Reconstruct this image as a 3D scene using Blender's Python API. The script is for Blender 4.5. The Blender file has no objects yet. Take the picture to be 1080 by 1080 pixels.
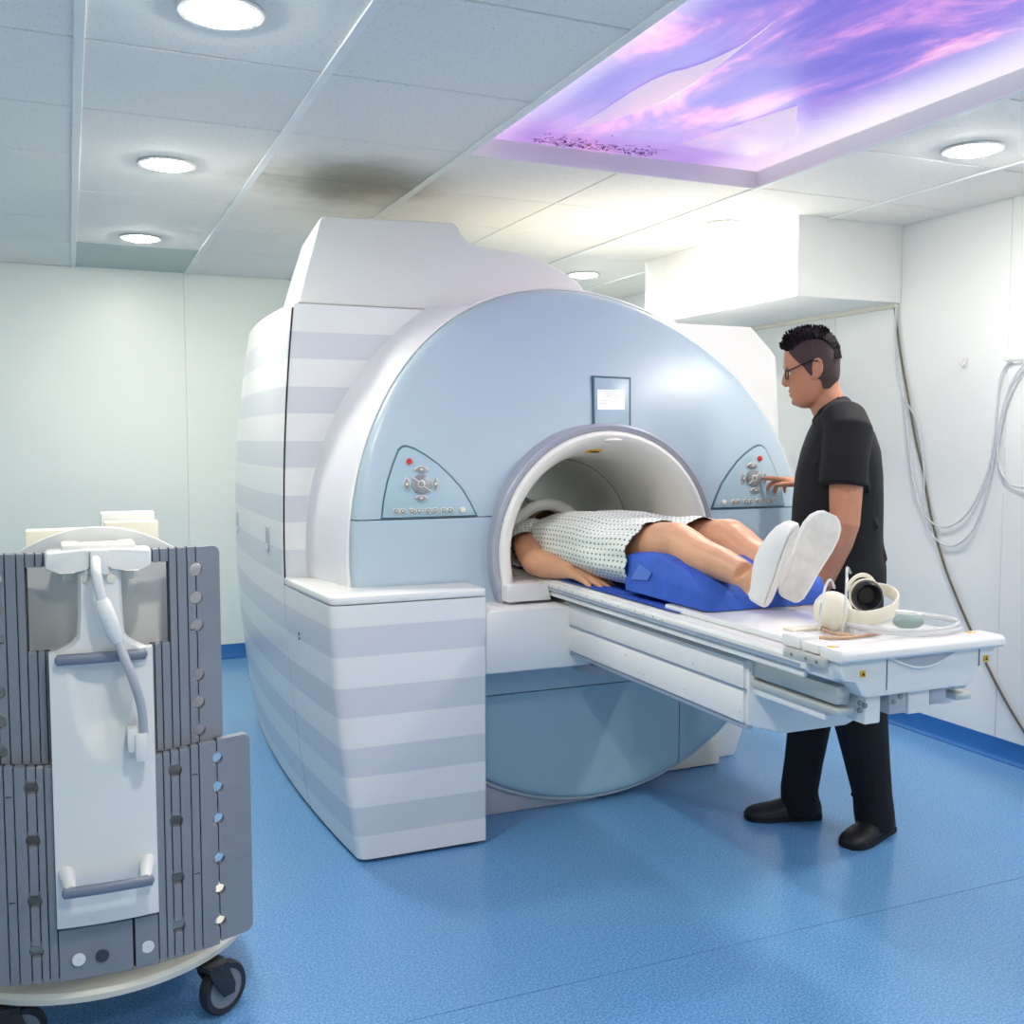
import bpy, bmesh, math, random
from mathutils import Vector, Matrix
random.seed(7)
SC = bpy.context.scene
COL = SC.collection
PI = math.pi

# ------------------------------------------------------------------ camera
CAM_H = 1.32
YAW = math.radians(23.37); PITCH = math.radians(-4.025)
FW = Vector((math.sin(YAW)*math.cos(PITCH), math.cos(YAW)*math.cos(PITCH), math.sin(PITCH)))
RT = Vector((math.cos(YAW), -math.sin(YAW), 0)); UP = RT.cross(FW)
CP = Vector((0, 0, CAM_H))
cam_d = bpy.data.cameras.new('camera'); cam = bpy.data.objects.new('camera', cam_d); COL.objects.link(cam)
cam_d.sensor_width = 36; cam_d.lens = 36.0; cam_d.clip_start = 0.05
cam.matrix_world = Matrix(((RT.x, UP.x, -FW.x, CP.x), (RT.y, UP.y, -FW.y, CP.y), (RT.z, UP.z, -FW.z, CP.z), (0, 0, 0, 1)))
SC.camera = cam

# ------------------------------------------------------------------ world, exposure
w = bpy.data.worlds.new('world'); SC.world = w; w.use_nodes = True
w.node_tree.nodes['Background'].inputs[0].default_value = (0.8, 0.9, 1.0, 1)
w.node_tree.nodes['Background'].inputs[1].default_value = 0.05
SC.view_settings.view_transform = 'Standard'; SC.view_settings.look = 'None'
SC.view_settings.exposure = 0.92; SC.view_settings.gamma = 1.0; SC.view_settings.use_curve_mapping = False
LAMP = 140.0      # strength of the round downlights
SKY = 0.5         # strength of the luminous ceiling print

# ------------------------------------------------------------------ pixel -> place (surveying the photograph)
def _ray(x, y): return FW + RT*((x-540)/1080) + UP*((540-y)/1080)
def at(x, y, X=None, Y=None, Z=None):
    d = _ray(x, y)
    if X is not None: t = X/d.x
    elif Y is not None: t = Y/d.y
    else: t = (Z-CAM_H)/d.z
    return CP + d*t
def atp(x, y, o, n):                      # on the plane through o with normal n
    d = _ray(x, y); t = (o-CP).dot(n)/d.dot(n)
    return CP + d*t

# ------------------------------------------------------------------ materials
def lin(c):
    c = c/255.0
    return c/12.92 if c <= 0.04045 else ((c+0.055)/1.055)**2.4
def rgb(r, g, b): return (lin(r), lin(g), lin(b), 1)
MATS = {}
def mat(name, col, rough=0.45, metal=0.0, var=0.03, scale=6.0, bump=0.0, bscale=200.0, coat=0.0, alpha=1.0, spec=0.5):
    m = bpy.data.materials.new(name); m.use_nodes = True; MATS[name] = m
    nt = m.node_tree; b = nt.nodes['Principled BSDF']
    b.inputs['Roughness'].default_value = rough; b.inputs['Metallic'].default_value = metal
    b.inputs['Coat Weight'].default_value = coat; b.inputs['Alpha'].default_value = alpha
    b.inputs['Specular IOR Level'].default_value = spec
    tc = nt.nodes.new('ShaderNodeTexCoord')
    nz = nt.nodes.new('ShaderNodeTexNoise'); nz.inputs['Scale'].default_value = scale; nz.inputs['Detail'].default_value = 4
    nt.links.new(tc.outputs['Object'], nz.inputs['Vector'])
    r = nt.nodes.new('ShaderNodeValToRGB')
    c = rgb(*col)
    r.color_ramp.elements[0].position = 0.3; r.color_ramp.elements[1].position = 0.7
    r.color_ramp.elements[0].color = (c[0]*(1-var), c[1]*(1-var), c[2]*(1-var), 1)
    r.color_ramp.elements[1].color = (min(1, c[0]*(1+var)), min(1, c[1]*(1+var)), min(1, c[2]*(1+var)), 1)
    nt.links.new(nz.outputs['Fac'], r.inputs['Fac']); nt.links.new(r.outputs['Color'], b.inputs['Base Color'])
    if bump > 0:
        n2 = nt.nodes.new('ShaderNodeTexNoise'); n2.inputs['Scale'].default_value = bscale; n2.inputs['Detail'].default_value = 3
        nt.links.new(tc.outputs['Object'], n2.inputs['Vector'])
        bp = nt.nodes.new('ShaderNodeBump'); bp.inputs['Strength'].default_value = bump; bp.inputs['Distance'].default_value = 0.004
        nt.links.new(n2.outputs['Fac'], bp.inputs['Height']); nt.links.new(bp.outputs['Normal'], b.inputs['Normal'])
    return m
def emit(name, col, strength):
    m = bpy.data.materials.new(name); m.use_nodes = True; MATS[name] = m
    b = m.node_tree.nodes['Principled BSDF']
    b.inputs['Base Color'].default_value = (0.8, 0.8, 0.8, 1)
    b.inputs['Emission Color'].default_value = rgb(*col); b.inputs['Emission Strength'].default_value = strength
    return m

mat('wall', (234, 241, 235), 0.35, var=0.015, scale=1.5)
mat('wall_r', (240, 243, 242), 0.32, var=0.015, scale=1.5)
mat('plaster', (240, 241, 238), 0.6, var=0.01)
mat('skirting', (38, 106, 176), 0.4, var=0.06)
mat('bar', (238, 242, 240), 0.5)
mat('white', (232, 232, 230), 0.32, var=0.012, scale=3)
mat('white_gloss', (236, 236, 234), 0.2, var=0.01, coat=0.3)
mat('white_warm', (226, 223, 210), 0.4, var=0.02)
mat('cream', (232, 226, 205), 0.4, var=0.02)
mat('cover_blue', (176, 196, 208), 0.34, var=0.02, scale=2, bump=0.05, bscale=700)
mat('cover_blue_shaded', (158, 188, 202), 0.38, var=0.03, scale=2, bump=0.05, bscale=700)  # the cover blue again, darkened to carry the shade on the lower covers
mat('rim', (226, 226, 232), 0.35, 0.0, var=0.01)
mat('ring_grey', (172, 176, 188), 0.3, 0.2, var=0.02)
mat('bore', (240, 238, 231), 0.4, var=0.01)
mat('dark', (28, 34, 36), 0.6)
mat('seam', (70, 106, 118), 0.6)
mat('panel_blue', (166, 192, 204), 0.35, var=0.015)
mat('button', (150, 152, 156), 0.3, 0.4, var=0.04)
mat('red', (214, 46, 40), 0.35)
mat('yellow', (236, 184, 24), 0.5, var=0.03)
mat('ink', (30, 30, 30), 0.6)
mat('grey_plate', (176, 180, 190), 0.4)
mat('slate', (150, 164, 182), 0.4, var=0.02)
mat('rail', (205, 208, 204), 0.28, 0.5, var=0.03)
mat('steel', (150, 152, 150), 0.3, 0.8, var=0.05)
mat('tape', (84, 122, 204), 0.5)
mat('slip_sole', (228, 226, 220), 0.85, var=0.1, scale=26, bump=0.4, bscale=420)
mat('ruler', (222, 224, 220), 0.4)
mat('tick', (150, 154, 156), 0.5)
mat('coil_grey', (132, 138, 147), 0.6, var=0.03, scale=12, bump=0.12, bscale=900)
mat('coil_dark', (60, 66, 78), 0.7)
mat('handle_grey', (122, 130, 146), 0.4)
mat('cable_grey', (176, 180, 188), 0.45)
mat('tyre', (34, 35, 40), 0.5)
mat('hub', (120, 126, 136), 0.45)
mat('foam', (236, 232, 212), 0.8, bump=0.1, bscale=300)
mat('foam_white', (236, 238, 234), 0.8, bump=0.1, bscale=300)
mat('sheet', (42, 84, 184), 0.7, var=0.1, scale=14, bump=0.7, bscale=34)
mat('cushion', (48, 92, 190), 0.7, var=0.12, scale=10, bump=0.9, bscale=26)
mat('skin_tech', (196, 134, 102), 0.45, var=0.07, scale=22, bump=0.04, bscale=350)
mat('skin_pat', (214, 160, 124), 0.45, var=0.06, scale=16, bump=0.04, bscale=300)
mat('skin_arm', (190, 128, 96), 0.45, var=0.06, scale=16, bump=0.04, bscale=300)
mat('lips', (168, 96, 84), 0.45)
mat('scrubs', (10, 10, 14), 0.85, var=0.15, scale=9, bump=0.12, bscale=600)
mat('trousers', (6, 6, 8), 0.85, var=0.15, scale=9, bump=0.1, bscale=600)
mat('shoe', (16, 16, 18), 0.5, var=0.2, scale=20, bump=0.3, bscale=160)
mat('rubber', (10, 10, 11), 0.7)
mat('hair', (20, 16, 21), 0.8, var=0.3, scale=80, spec=0.15)
mat('fade', (66, 48, 46), 0.7, var=0.25, scale=160, bump=0.25, bscale=900)
mat('hair_brown', (40, 26, 20), 0.5, var=0.3, scale=60)
mat('glasses', (18, 17, 18), 0.3)
mat('eye_white', (225, 222, 216), 0.2)
mat('iris', (30, 20, 16), 0.15)
mat('slipper', (236, 236, 232), 0.8, var=0.02, bump=0.15, bscale=500)
mat('pad_black', (12, 12, 13), 0.35)
mat('bulb', (150, 172, 164), 0.4)
mat('tan_cable', (196, 160, 128), 0.45)
mat('wall_cable', (104, 98, 78), 0.5)
mat('hose_blue', (222, 228, 234), 0.25, alpha=0.75)
mat('hose_clear', (230, 232, 232), 0.12, alpha=0.55)
mat('gap_tile', (96, 90, 74), 0.9)
mat('stain_panel', (176, 192, 190), 0.4)
emit('lamp', (255, 250, 240), LAMP)
emit('screen', (206, 210, 255), 0.38)

def two_tone(name, a, b, period, phase, duty, rough=0.28):
    m = bpy.data.materials.new(name); m.use_nodes = True; MATS[name] = m
    nt = m.node_tree; bs = nt.nodes['Principled BSDF']; bs.inputs['Roughness'].default_value = rough
    g = nt.nodes.new('ShaderNodeNewGeometry'); s = nt.nodes.new('ShaderNodeSeparateXYZ'); nt.links.new(g.outputs['Position'], s.inputs[0])
    def mth(op, x, v):
        n = nt.nodes.new('ShaderNodeMath'); n.operation = op; nt.links.new(x, n.inputs[0]); n.inputs[1].default_value = v; return n.outputs[0]
    fr = mth('FRACT', mth('DIVIDE', mth('SUBTRACT', s.outputs[2], phase), period), 0)
    lt = mth('LESS_THAN', fr, duty)
    mx = nt.nodes.new('ShaderNodeMix'); mx.data_type = 'RGBA'; nt.links.new(lt, mx.inputs[0])
    mx.inputs[6].default_value = rgb(*a); mx.inputs[7].default_value = rgb(*b)
    nt.links.new(mx.outputs[2], bs.inputs['Base Color'])
two_tone('stripes', (234, 234, 234), (212, 215, 221), 0.1893, 0.087-0.1893, 0.49)

def floor_mat():
    m = mat('vinyl', (92, 150, 206), 0.26, var=0.05, scale=2.2, coat=0.1)
    nt = m.node_tree; b = nt.nodes['Principled BSDF']
    tc = nt.nodes.new('ShaderNodeTexCoord')
    n = nt.nodes.new('ShaderNodeTexNoise'); n.inputs['Scale'].default_value = 170; n.inputs['Detail'].default_value = 3
    nt.links.new(tc.outputs['Object'], n.inputs['Vector'])
    r = nt.nodes.new('ShaderNodeValToRGB')
    e = r.color_ramp.elements; e[0].position = 0.36; e[0].color = rgb(76, 128, 186); e[1].position = 0.66; e[1].color = rgb(122, 170, 210)
    q = e.new(0.5); q.color = rgb(96, 149, 200)
    nt.links.new(n.outputs['Fac'], r.inputs['Fac'])
    n3 = nt.nodes.new('ShaderNodeTexNoise'); n3.inputs['Scale'].default_value = 0.9; n3.inputs['Detail'].default_value = 5
    nt.links.new(tc.outputs['Object'], n3.inputs['Vector'])
    r3 = nt.nodes.new('ShaderNodeValToRGB'); r3.color_ramp.elements[0].position = 0.42; r3.color_ramp.elements[1].position = 0.85
    nt.links.new(n3.outputs['Fac'], r3.inputs['Fac'])
    mx = nt.nodes.new('ShaderNodeMix'); mx.data_type = 'RGBA'; mx.blend_type = 'MIX'
    ml = nt.nodes.new('ShaderNodeMath'); ml.operation = 'MULTIPLY'; ml.inputs[1].default_value = 0.4
    nt.links.new(r3.outputs['Color'], ml.inputs[0]); nt.links.new(ml.outputs[0], mx.inputs[0])
    nt.links.new(r.outputs['Color'], mx.inputs[6]); mx.inputs[7].default_value = rgb(112, 148, 166)
    nt.links.new(mx.outputs[2], b.inputs['Base Color'])
    rr = nt.nodes.new('ShaderNodeMapRange'); rr.inputs[3].default_value = 0.2; rr.inputs[4].default_value = 0.38
    b.inputs['Roughness'].default_value = 0.27
floor_mat()

def tile_mat():
    m = mat('tile', (218, 222, 222), 0.85, var=0.01)
    nt = m.node_tree; b = nt.nodes['Principled BSDF']
    tc = nt.nodes.new('ShaderNodeTexCoord')
    v = nt.nodes.new('ShaderNodeTexNoise'); v.inputs['Scale'].default_value = 190; v.inputs['Detail'].default_value = 2
    nt.links.new(tc.outputs['Object'], v.inputs['Vector'])
    r = nt.nodes.new('ShaderNodeValToRGB'); e = r.color_ramp.elements
    e[0].position = 0.30; e[0].color = rgb(196, 200, 202); e[1].position = 0.36; e[1].color = rgb(244, 242, 236)
    nt.links.new(v.outputs['Fac'], r.inputs['Fac'])
    # shade above the scanner's top housing, painted into the tile colour
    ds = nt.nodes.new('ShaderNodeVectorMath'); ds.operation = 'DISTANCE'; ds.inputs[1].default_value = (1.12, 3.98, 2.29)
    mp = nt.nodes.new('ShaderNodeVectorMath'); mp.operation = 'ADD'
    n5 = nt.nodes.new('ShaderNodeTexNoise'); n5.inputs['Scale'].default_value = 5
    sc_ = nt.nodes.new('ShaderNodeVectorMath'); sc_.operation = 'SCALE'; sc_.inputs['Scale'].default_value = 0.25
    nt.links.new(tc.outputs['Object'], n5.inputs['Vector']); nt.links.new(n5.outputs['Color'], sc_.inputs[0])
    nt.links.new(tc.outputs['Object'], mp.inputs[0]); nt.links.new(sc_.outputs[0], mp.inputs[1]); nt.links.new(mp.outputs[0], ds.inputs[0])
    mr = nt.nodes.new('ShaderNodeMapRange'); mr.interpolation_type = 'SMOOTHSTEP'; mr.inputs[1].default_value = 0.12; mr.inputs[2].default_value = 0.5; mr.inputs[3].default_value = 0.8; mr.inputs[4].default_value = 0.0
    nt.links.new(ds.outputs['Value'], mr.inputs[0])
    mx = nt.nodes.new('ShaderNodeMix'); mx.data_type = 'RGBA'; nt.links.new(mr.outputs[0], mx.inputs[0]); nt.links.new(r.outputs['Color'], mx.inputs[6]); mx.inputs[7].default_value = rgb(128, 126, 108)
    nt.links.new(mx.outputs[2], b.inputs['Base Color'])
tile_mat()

def gown_mat():
    m = bpy.data.materials.new('gown'); m.use_nodes = True; MATS['gown'] = m
    nt = m.node_tree; b = nt.nodes['Principled BSDF']; b.inputs['Roughness'].default_value = 0.8
    uv = nt.nodes.new('ShaderNodeUVMap'); uv.uv_map = 'uv'
    fr = nt.nodes.new('ShaderNodeVectorMath'); fr.operation = 'FRACTION'
    sc = nt.nodes.new('ShaderNodeVectorMath'); sc.operation = 'SCALE'; sc.inputs['Scale'].default_value = 58
    nt.links.new(uv.outputs[0], sc.inputs[0]); nt.links.new(sc.outputs[0], fr.inputs[0])
    ds = nt.nodes.new('ShaderNodeVectorMath'); ds.operation = 'DISTANCE'; ds.inputs[1].default_value = (0.5, 0.5, 0)
    nt.links.new(fr.outputs[0], ds.inputs[0])
    lt = nt.nodes.new('ShaderNodeMath'); lt.operation = 'LESS_THAN'; lt.inputs[1].default_value = 0.2
    nt.links.new(ds.outputs['Value'], lt.inputs[0])
    mx = nt.nodes.new('ShaderNodeMix'); mx.data_type = 'RGBA'; nt.links.new(lt.outputs[0], mx.inputs[0])
    sc.operation = 'MULTIPLY'; sc.inputs[1].default_value = (60, 40, 1)
    mx.inputs[6].default_value = rgb(228, 232, 224); mx.inputs[7].default_value = rgb(96, 118, 112)
    nt.links.new(mx.outputs[2], b.inputs['Base Color'])
    n2 = nt.nodes.new('ShaderNodeTexNoise'); n2.inputs['Scale'].default_value = 16; n2.inputs['Detail'].default_value = 3
    tc = nt.nodes.new('ShaderNodeTexCoord'); nt.links.new(tc.outputs['Object'], n2.inputs['Vector'])
    bp = nt.nodes.new('ShaderNodeBump'); bp.inputs['Strength'].default_value = 0.5; bp.inputs['Distance'].default_value = 0.012
    nt.links.new(n2.outputs['Fac'], bp.inputs['Height']); nt.links.new(bp.outputs['Normal'], b.inputs['Normal'])
gown_mat()

def sky_print():
    m = bpy.data.materials.new('sky_print'); m.use_nodes = True; MATS['sky_print'] = m
    nt = m.node_tree; b = nt.nodes['Principled BSDF']; b.inputs['Roughness'].default_value = 0.25
    b.inputs['Base Color'].default_value = (0.08, 0.06, 0.12, 1)
    g = nt.nodes.new('ShaderNodeNewGeometry')
    mp = nt.nodes.new('ShaderNodeMapping'); mp.inputs['Rotation'].default_value = (0, 0, 0.5); mp.inputs['Scale'].default_value = (1.5, 0.75, 1)
    nt.links.new(g.outputs['Position'], mp.inputs['Vector'])
    n = nt.nodes.new('ShaderNodeTexNoise'); n.inputs['Scale'].default_value = 2.2; n.inputs['Detail'].default_value = 7; n.inputs['Roughness'].default_value = 0.6; n.inputs['Distortion'].default_value = 0.6
    nt.links.new(mp.outputs[0], n.inputs['Vector'])
    r = nt.nodes.new('ShaderNodeValToRGB'); e = r.color_ramp.elements
    e[0].position = 0.34; e[0].color = rgb(84, 76, 204); e[1].position = 0.74; e[1].color = rgb(246, 226, 250)
    for p, c in ((0.45, (108, 92, 212)), (0.53, (150, 110, 216)), (0.59, (214, 142, 222)), (0.65, (240, 172, 224))):
        q = e.new(p); q.color = rgb(*c)
    nt.links.new(n.outputs['Fac'], r.inputs['Fac'])
    s = nt.nodes.new('ShaderNodeSeparateXYZ'); nt.links.new(g.outputs['Position'], s.inputs[0])
    # edge-strip glow put into the emission colour: whitens towards both side borders
    mr = nt.nodes.new('ShaderNodeMapRange'); mr.interpolation_type = 'SMOOTHSTEP'
    mr.inputs[1].default_value = 2.12; mr.inputs[2].default_value = 2.45; mr.inputs[3].default_value = 0; mr.inputs[4].default_value = 0.95
    nt.links.new(s.outputs[0], mr.inputs[0])
    mr2 = nt.nodes.new('ShaderNodeMapRange'); mr2.interpolation_type = 'SMOOTHSTEP'
    mr2.inputs[1].default_value = 1.48; mr2.inputs[2].default_value = 1.28; mr2.inputs[3].default_value = 0; mr2.inputs[4].default_value = 0.75
    nt.links.new(s.outputs[0], mr2.inputs[0])
    ad = nt.nodes.new('ShaderNodeMath'); ad.operation = 'MAXIMUM'; nt.links.new(mr.outputs[0], ad.inputs[0]); nt.links.new(mr2.outputs[0], ad.inputs[1])
    mx = nt.nodes.new('ShaderNodeMix'); mx.data_type = 'RGBA'; nt.links.new(ad.outputs[0], mx.inputs[0])
    nt.links.new(r.outputs['Color'], mx.inputs[6]); mx.inputs[7].default_value = rgb(246, 240, 255)
    # pinker towards the far (horizon) end
    mr3 = nt.nodes.new('ShaderNodeMapRange'); mr3.inputs[1].default_value = 2.75; mr3.inputs[2].default_value = 3.4; mr3.inputs[3].default_value = 0; mr3.inputs[4].default_value = 0.55
    nt.links.new(s.outputs[1], mr3.inputs[0])
    mx2 = nt.nodes.new('ShaderNodeMix'); mx2.data_type = 'RGBA'; nt.links.new(mr3.outputs[0], mx2.inputs[0])
    nt.links.new(mx.outputs[2], mx2.inputs[6]); mx2.inputs[7].default_value = rgb(238, 176, 226)
    nt.links.new(mx2.outputs[2], b.inputs['Emission Color']); b.inputs['Emission Strength'].default_value = SKY
sky_print()

def film_mat():
    m = bpy.data.materials.new('film'); m.use_nodes = True; MATS['film'] = m
    nt = m.node_tree; nt.nodes.remove(nt.nodes['Principled BSDF'])
    o = nt.nodes['Material Output']; e = nt.nodes.new('ShaderNodeEmission'); t = nt.nodes.new('ShaderNodeBsdfTransparent'); x = nt.nodes.new('ShaderNodeMixShader')
    e.inputs[0].default_value = rgb(248, 232, 252); e.inputs[1].default_value = SKY*0.95; g = nt.nodes.new('ShaderNodeNewGeometry'); s = nt.nodes.new('ShaderNodeSeparateXYZ'); nt.links.new(g.outputs['Position'], s.inputs[0])
    mr = nt.nodes.new('ShaderNodeMapRange'); mr.inputs[1].default_value = 3.2; mr.inputs[2].default_value = 2.7; mr.inputs[3].default_value = 0.1; mr.inputs[4].default_value = 0.55
    nt.links.new(s.outputs[1], mr.inputs[0]); nt.links.new(mr.outputs[0], x.inputs[0])
    nt.links.new(t.outputs[0], x.inputs[1]); nt.links.new(e.outputs[0], x.inputs[2]); nt.links.new(x.outputs[0], o.inputs[0])
film_mat()
mat('twig', (52, 26, 44), 0.9, spec=0.0)

# ------------------------------------------------------------------ mesh building
class MB:
    def __init__(s): s.v = []; s.f = []; s.uv = {}
    def add(s, vs, fs):
        o = len(s.v); s.v += [tuple(x) for x in vs]; s.f += [tuple(i+o for i in f) for f in fs]; return o
    def box(s, x0, x1, y0, y1, z0, z1):
        s.add([(x0,y0,z0),(x1,y0,z0),(x1,y1,z0),(x0,y1,z0),(x0,y0,z1),(x1,y0,z1),(x1,y1,z1),(x0,y1,z1)],
              [(0,3,2,1),(4,5,6,7),(0,1,5,4),(1,2,6,5),(2,3,7,6),(3,0,4,7)]); return s
    def obox(s, c, ax, ay, az, hx, hy, hz):
        vs = []
        for k in (-1, 1):
            for (i, j) in ((-1,-1),(1,-1),(1,1),(-1,1)): vs.append(c + ax*(i*hx) + ay*(j*hy) + az*(k*hz))
        s.add(vs, [(0,3,2,1),(4,5,6,7),(0,1,5,4),(1,2,6,5),(2,3,7,6),(3,0,4,7)]); return s
    def rings(s, R, cap0=True, cap1=True, closed=True):
        n = len(R[0]); o = len(s.v)
        for r in R: s.v += [tuple(p) for p in r]
        for i in range(len(R)-1):
            for j in range(n if closed else n-1):
                k = (j+1) % n
                s.f.append((o+i*n+j, o+i*n+k, o+(i+1)*n+k, o+(i+1)*n+j))
        if cap0: s.f.append(tuple(o+j for j in range(n-1, -1, -1)))
        if cap1: s.f.append(tuple(o+(len(R)-1)*n+j for j in range(n)))
        return s
    def prism(s, poly, f0, f1):             # poly of (a,b); f0/f1 map (a,b) to 3-D
        return s.rings([[f0(a, b) for a, b in poly], [f1(a, b) for a, b in poly]])
    def tube(s, path, rad, n=10, cap=True, up=None):
        path = [Vector(p) for p in path]; m = len(path)
        if not isinstance(rad, (list, tuple)): rad = [rad]*m
        T = []
        for i in range(m):
            t = path[min(i+1, m-1)] - path[max(i-1, 0)]; T.append(t.normalized())
        a = Vector(up) if up else (Vector((0,0,1)) if abs(T[0].z) < 0.9 else Vector((1,0,0)))
        R = []
        for i in range(m):
            a = (a - T[i]*a.dot(T[i])).normalized(); b = T[i].cross(a)
            r = rad[i]; ra, rb = (r if isinstance(r, (tuple, list)) else (r, r))
            R.append([path[i] + a*(ra*math.cos(2*PI*j/n)) + b*(rb*math.sin(2*PI*j/n)) for j in range(n)])
        return s.rings(R, cap, cap)
    def capsule(s, p, q, r0, r1, n=14):
        p = Vector(p); q = Vector(q); d = (q-p).normalized()
        P = []; Rr = []
        for k in range(5):
            a = PI/2*(1-k/4.0); P.append(p - d*(r0*math.sin(a))); Rr.append(max(1e-4, r0*math.cos(a)))
        for k in range(5):
            a = PI/2*(k/4.0); P.append(q + d*(r1*math.sin(a))); Rr.append(max(1e-4, r1*math.cos(a)))
        return s.tube(P, Rr, n)
    def ball(s, c, rx, ry, rz, M=None, n=20, m=12):
        c = Vector(c); R = []
        for i in range(m+1):
            a = -PI/2 + PI*i/m; k = max(1e-4, math.cos(a)); ring = []
            for j in range(n):
                p = Vector((rx*k*math.cos(2*PI*j/n), ry*k*math.sin(2*PI*j/n), rz*math.sin(a)))
                if M: p = M @ p
                ring.append(c+p)
            R.append(ring)
        return s.rings(R)
    def lathe(s, prof, c, ax, n=32, cap=False):   # prof: (radius, height along ax)
        c = Vector(c); ax = Vector(ax).normalized()
        a = (Vector((0,0,1)) if abs(ax.z) < 0.9 else Vector((1,0,0))); a = (a-ax*a.dot(ax)).normalized(); b = ax.cross(a)
        return s.rings([[c + ax*h + a*(r*math.cos(2*PI*j/n)) + b*(r*math.sin(2*PI*j/n)) for j in range(n)] for r, h in prof], cap, cap)
    def mesh(s, name, bevel=0.0, seg=2, merge=False):
        me = bpy.data.meshes.new(name); me.from_pydata(s.v, [], s.f); 
        bm = bmesh.new(); bm.from_mesh(me)
        if merge: bmesh.ops.remove_doubles(bm, verts=bm.verts, dist=1e-5)
        bmesh.ops.recalc_face_normals(bm, faces=bm.faces)
        if bevel > 0:
            ed = [e for e in bm.edges if len(e.link_faces) == 2 and e.calc_face_angle(0) > 0.5]
            if ed: bmesh.ops.bevel(bm, geom=ed, offset=bevel, segments=seg, profile=0.5, affect='EDGES', clamp_overlap=True)
        bm.to_mesh(me); bm.free(); return me
    def build(s, name, m, parent=None, bevel=0.0, seg=2, smooth=35, merge=False):
        return link(name, s.mesh(name, bevel, seg, merge), m, parent, smooth)

def link(name, me, m, parent=None, smooth=35):
    if m:
        me.materials.clear(); me.materials.append(MATS[m])
    if smooth:
        me.shade_smooth(); me.set_sharp_from_angle(angle=math.radians(smooth))
    o = bpy.data.objects.new(name, me); COL.objects.link(o)
    if parent is not None:
        o.parent = parent
        if parent.type == 'EMPTY' and parent.parent is None: o.location = -Vector(parent.location)
    return o
def tag(o, label=None, cat=None, group=None, kind=None):
    if label: o['label'] = label
    if cat: o['category'] = cat
    if group: o['group'] = group
    if kind: o['kind'] = kind
    return o
def thing(name, loc, label, cat, group=None):
    o = bpy.data.objects.new(name, None); COL.objects.link(o); o.location = loc; o.empty_display_size = 0.1
    return tag(o, label, cat, group)
def struct(o): o['kind'] = 'structure'; return o
def copy_tree(o, parent=None):
    c = o.copy(); COL.objects.link(c); c.parent = parent
    for ch in list(o.children): copy_tree(ch, c)
    return c
def catmull(pts, k=6):
    P = [Vector(p) for p in pts]; out = []
    for i in range(len(P)-1):
        p0 = P[max(i-1,0)]; p1 = P[i]; p2 = P[i+1]; p3 = P[min(i+2,len(P)-1)]
        for j in range(k):
            t = j/k
            out.append(0.5*((2*p1)+(p2-p0)*t+(2*p0-5*p1+4*p2-p3)*t*t+(3*p1-p0-3*p2+p3)*t**3))
    out.append(P[-1]); return out
def remesh(mb, voxel, smooth=4, factor=0.5):
    me = bpy.data.meshes.new('tmp'); me.from_pydata(mb.v, [], mb.f)
    bm = bmesh.new(); bm.from_mesh(me); bmesh.ops.recalc_face_normals(bm, faces=bm.faces); bm.to_mesh(me); bm.free()
    o = bpy.data.objects.new('tmp', me); COL.objects.link(o)
    r = o.modifiers.new('r', 'REMESH'); r.mode = 'VOXEL'; r.voxel_size = voxel; r.use_smooth_shade = True
    if smooth:
        sm = o.modifiers.new('s', 'SMOOTH'); sm.iterations = smooth; sm.factor = factor
    dg = bpy.context.evaluated_depsgraph_get(); dg.update()
    out = bpy.data.meshes.new_from_object(o.evaluated_get(dg), preserve_all_data_layers=False, depsgraph=dg)
    bpy.data.objects.remove(o); bpy.data.meshes.remove(me); return out
def cut(me, co, no):                        # keep the side the normal points away from... (drops +no side)
    bm = bmesh.new(); bm.from_mesh(me)
    bmesh.ops.bisect_plane(bm, geom=bm.verts[:]+bm.edges[:]+bm.faces[:], dist=1e-6, plane_co=co, plane_no=no, clear_outer=True)
    bm.to_mesh(me); bm.free(); return me
def solid(me, vec):                        # thickens an open sheet by a displaced copy and a closed border
    bm = bmesh.new(); bm.from_mesh(me)
    r = bmesh.ops.extrude_face_region(bm, geom=bm.faces[:], use_keep_orig=True)
    bmesh.ops.translate(bm, verts=[v for v in r['geom'] if isinstance(v, bmesh.types.BMVert)], vec=vec)
    bmesh.ops.recalc_face_normals(bm, faces=bm.faces[:]); bm.to_mesh(me); bm.free(); return me

# ================================================================== THE ROOM
XL, XR, YN, YB, ZC = -1.75, 3.515, -1.6, 6.32, 2.29
fl = struct(MB().box(XL-0.1, XR+0.1, YN-0.1, YB+0.1, -0.1, -0.004).build('floor', 'dark', smooth=0))
for a, b in ((YN, 0.15), (0.15, 2.153), (2.153, 4.16), (4.16, YB)):
    MB().box(XL, XR, a+0.0012, b-0.0012, -0.004, 0.0).build('vinyl_sheet', 'vinyl', fl, smooth=0)

def wall(name, m, bounds, seams, fn):
    root = None
    z0, z1 = -0.1, 2.62
    a0, a1 = bounds
    root = struct(fn(MB(), a0, a1, z0, z1, 0.006, 0.14).build(name, 'plaster', smooth=0))
    ed = [a0]+seams+[a1]
    for i in range(len(ed)-1):
        fn(MB(), ed[i]+0.001, ed[i+1]-0.001, 0.0, z1-0.05, 0.0, 0.008).build('wall_panel', m, root, bevel=0.0015, seg=1, smooth=0)
    return root
wall('wall_back', 'wall', (XL, XR), [-0.577, 0.643, 1.863, 3.083], lambda b, p, q, z0, z1, d0, d1: b.box(p, q, YB+d0, YB+d1, z0, z1))
wall('wall_right', 'wall_r', (YN, YB+0.14), [-0.6, 0.6, 1.83, 3.054, 4.081, 5.3], lambda b, p, q, z0, z1, d0, d1: b.box(XR+d0, XR+d1, p, q, z0, z1))
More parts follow.
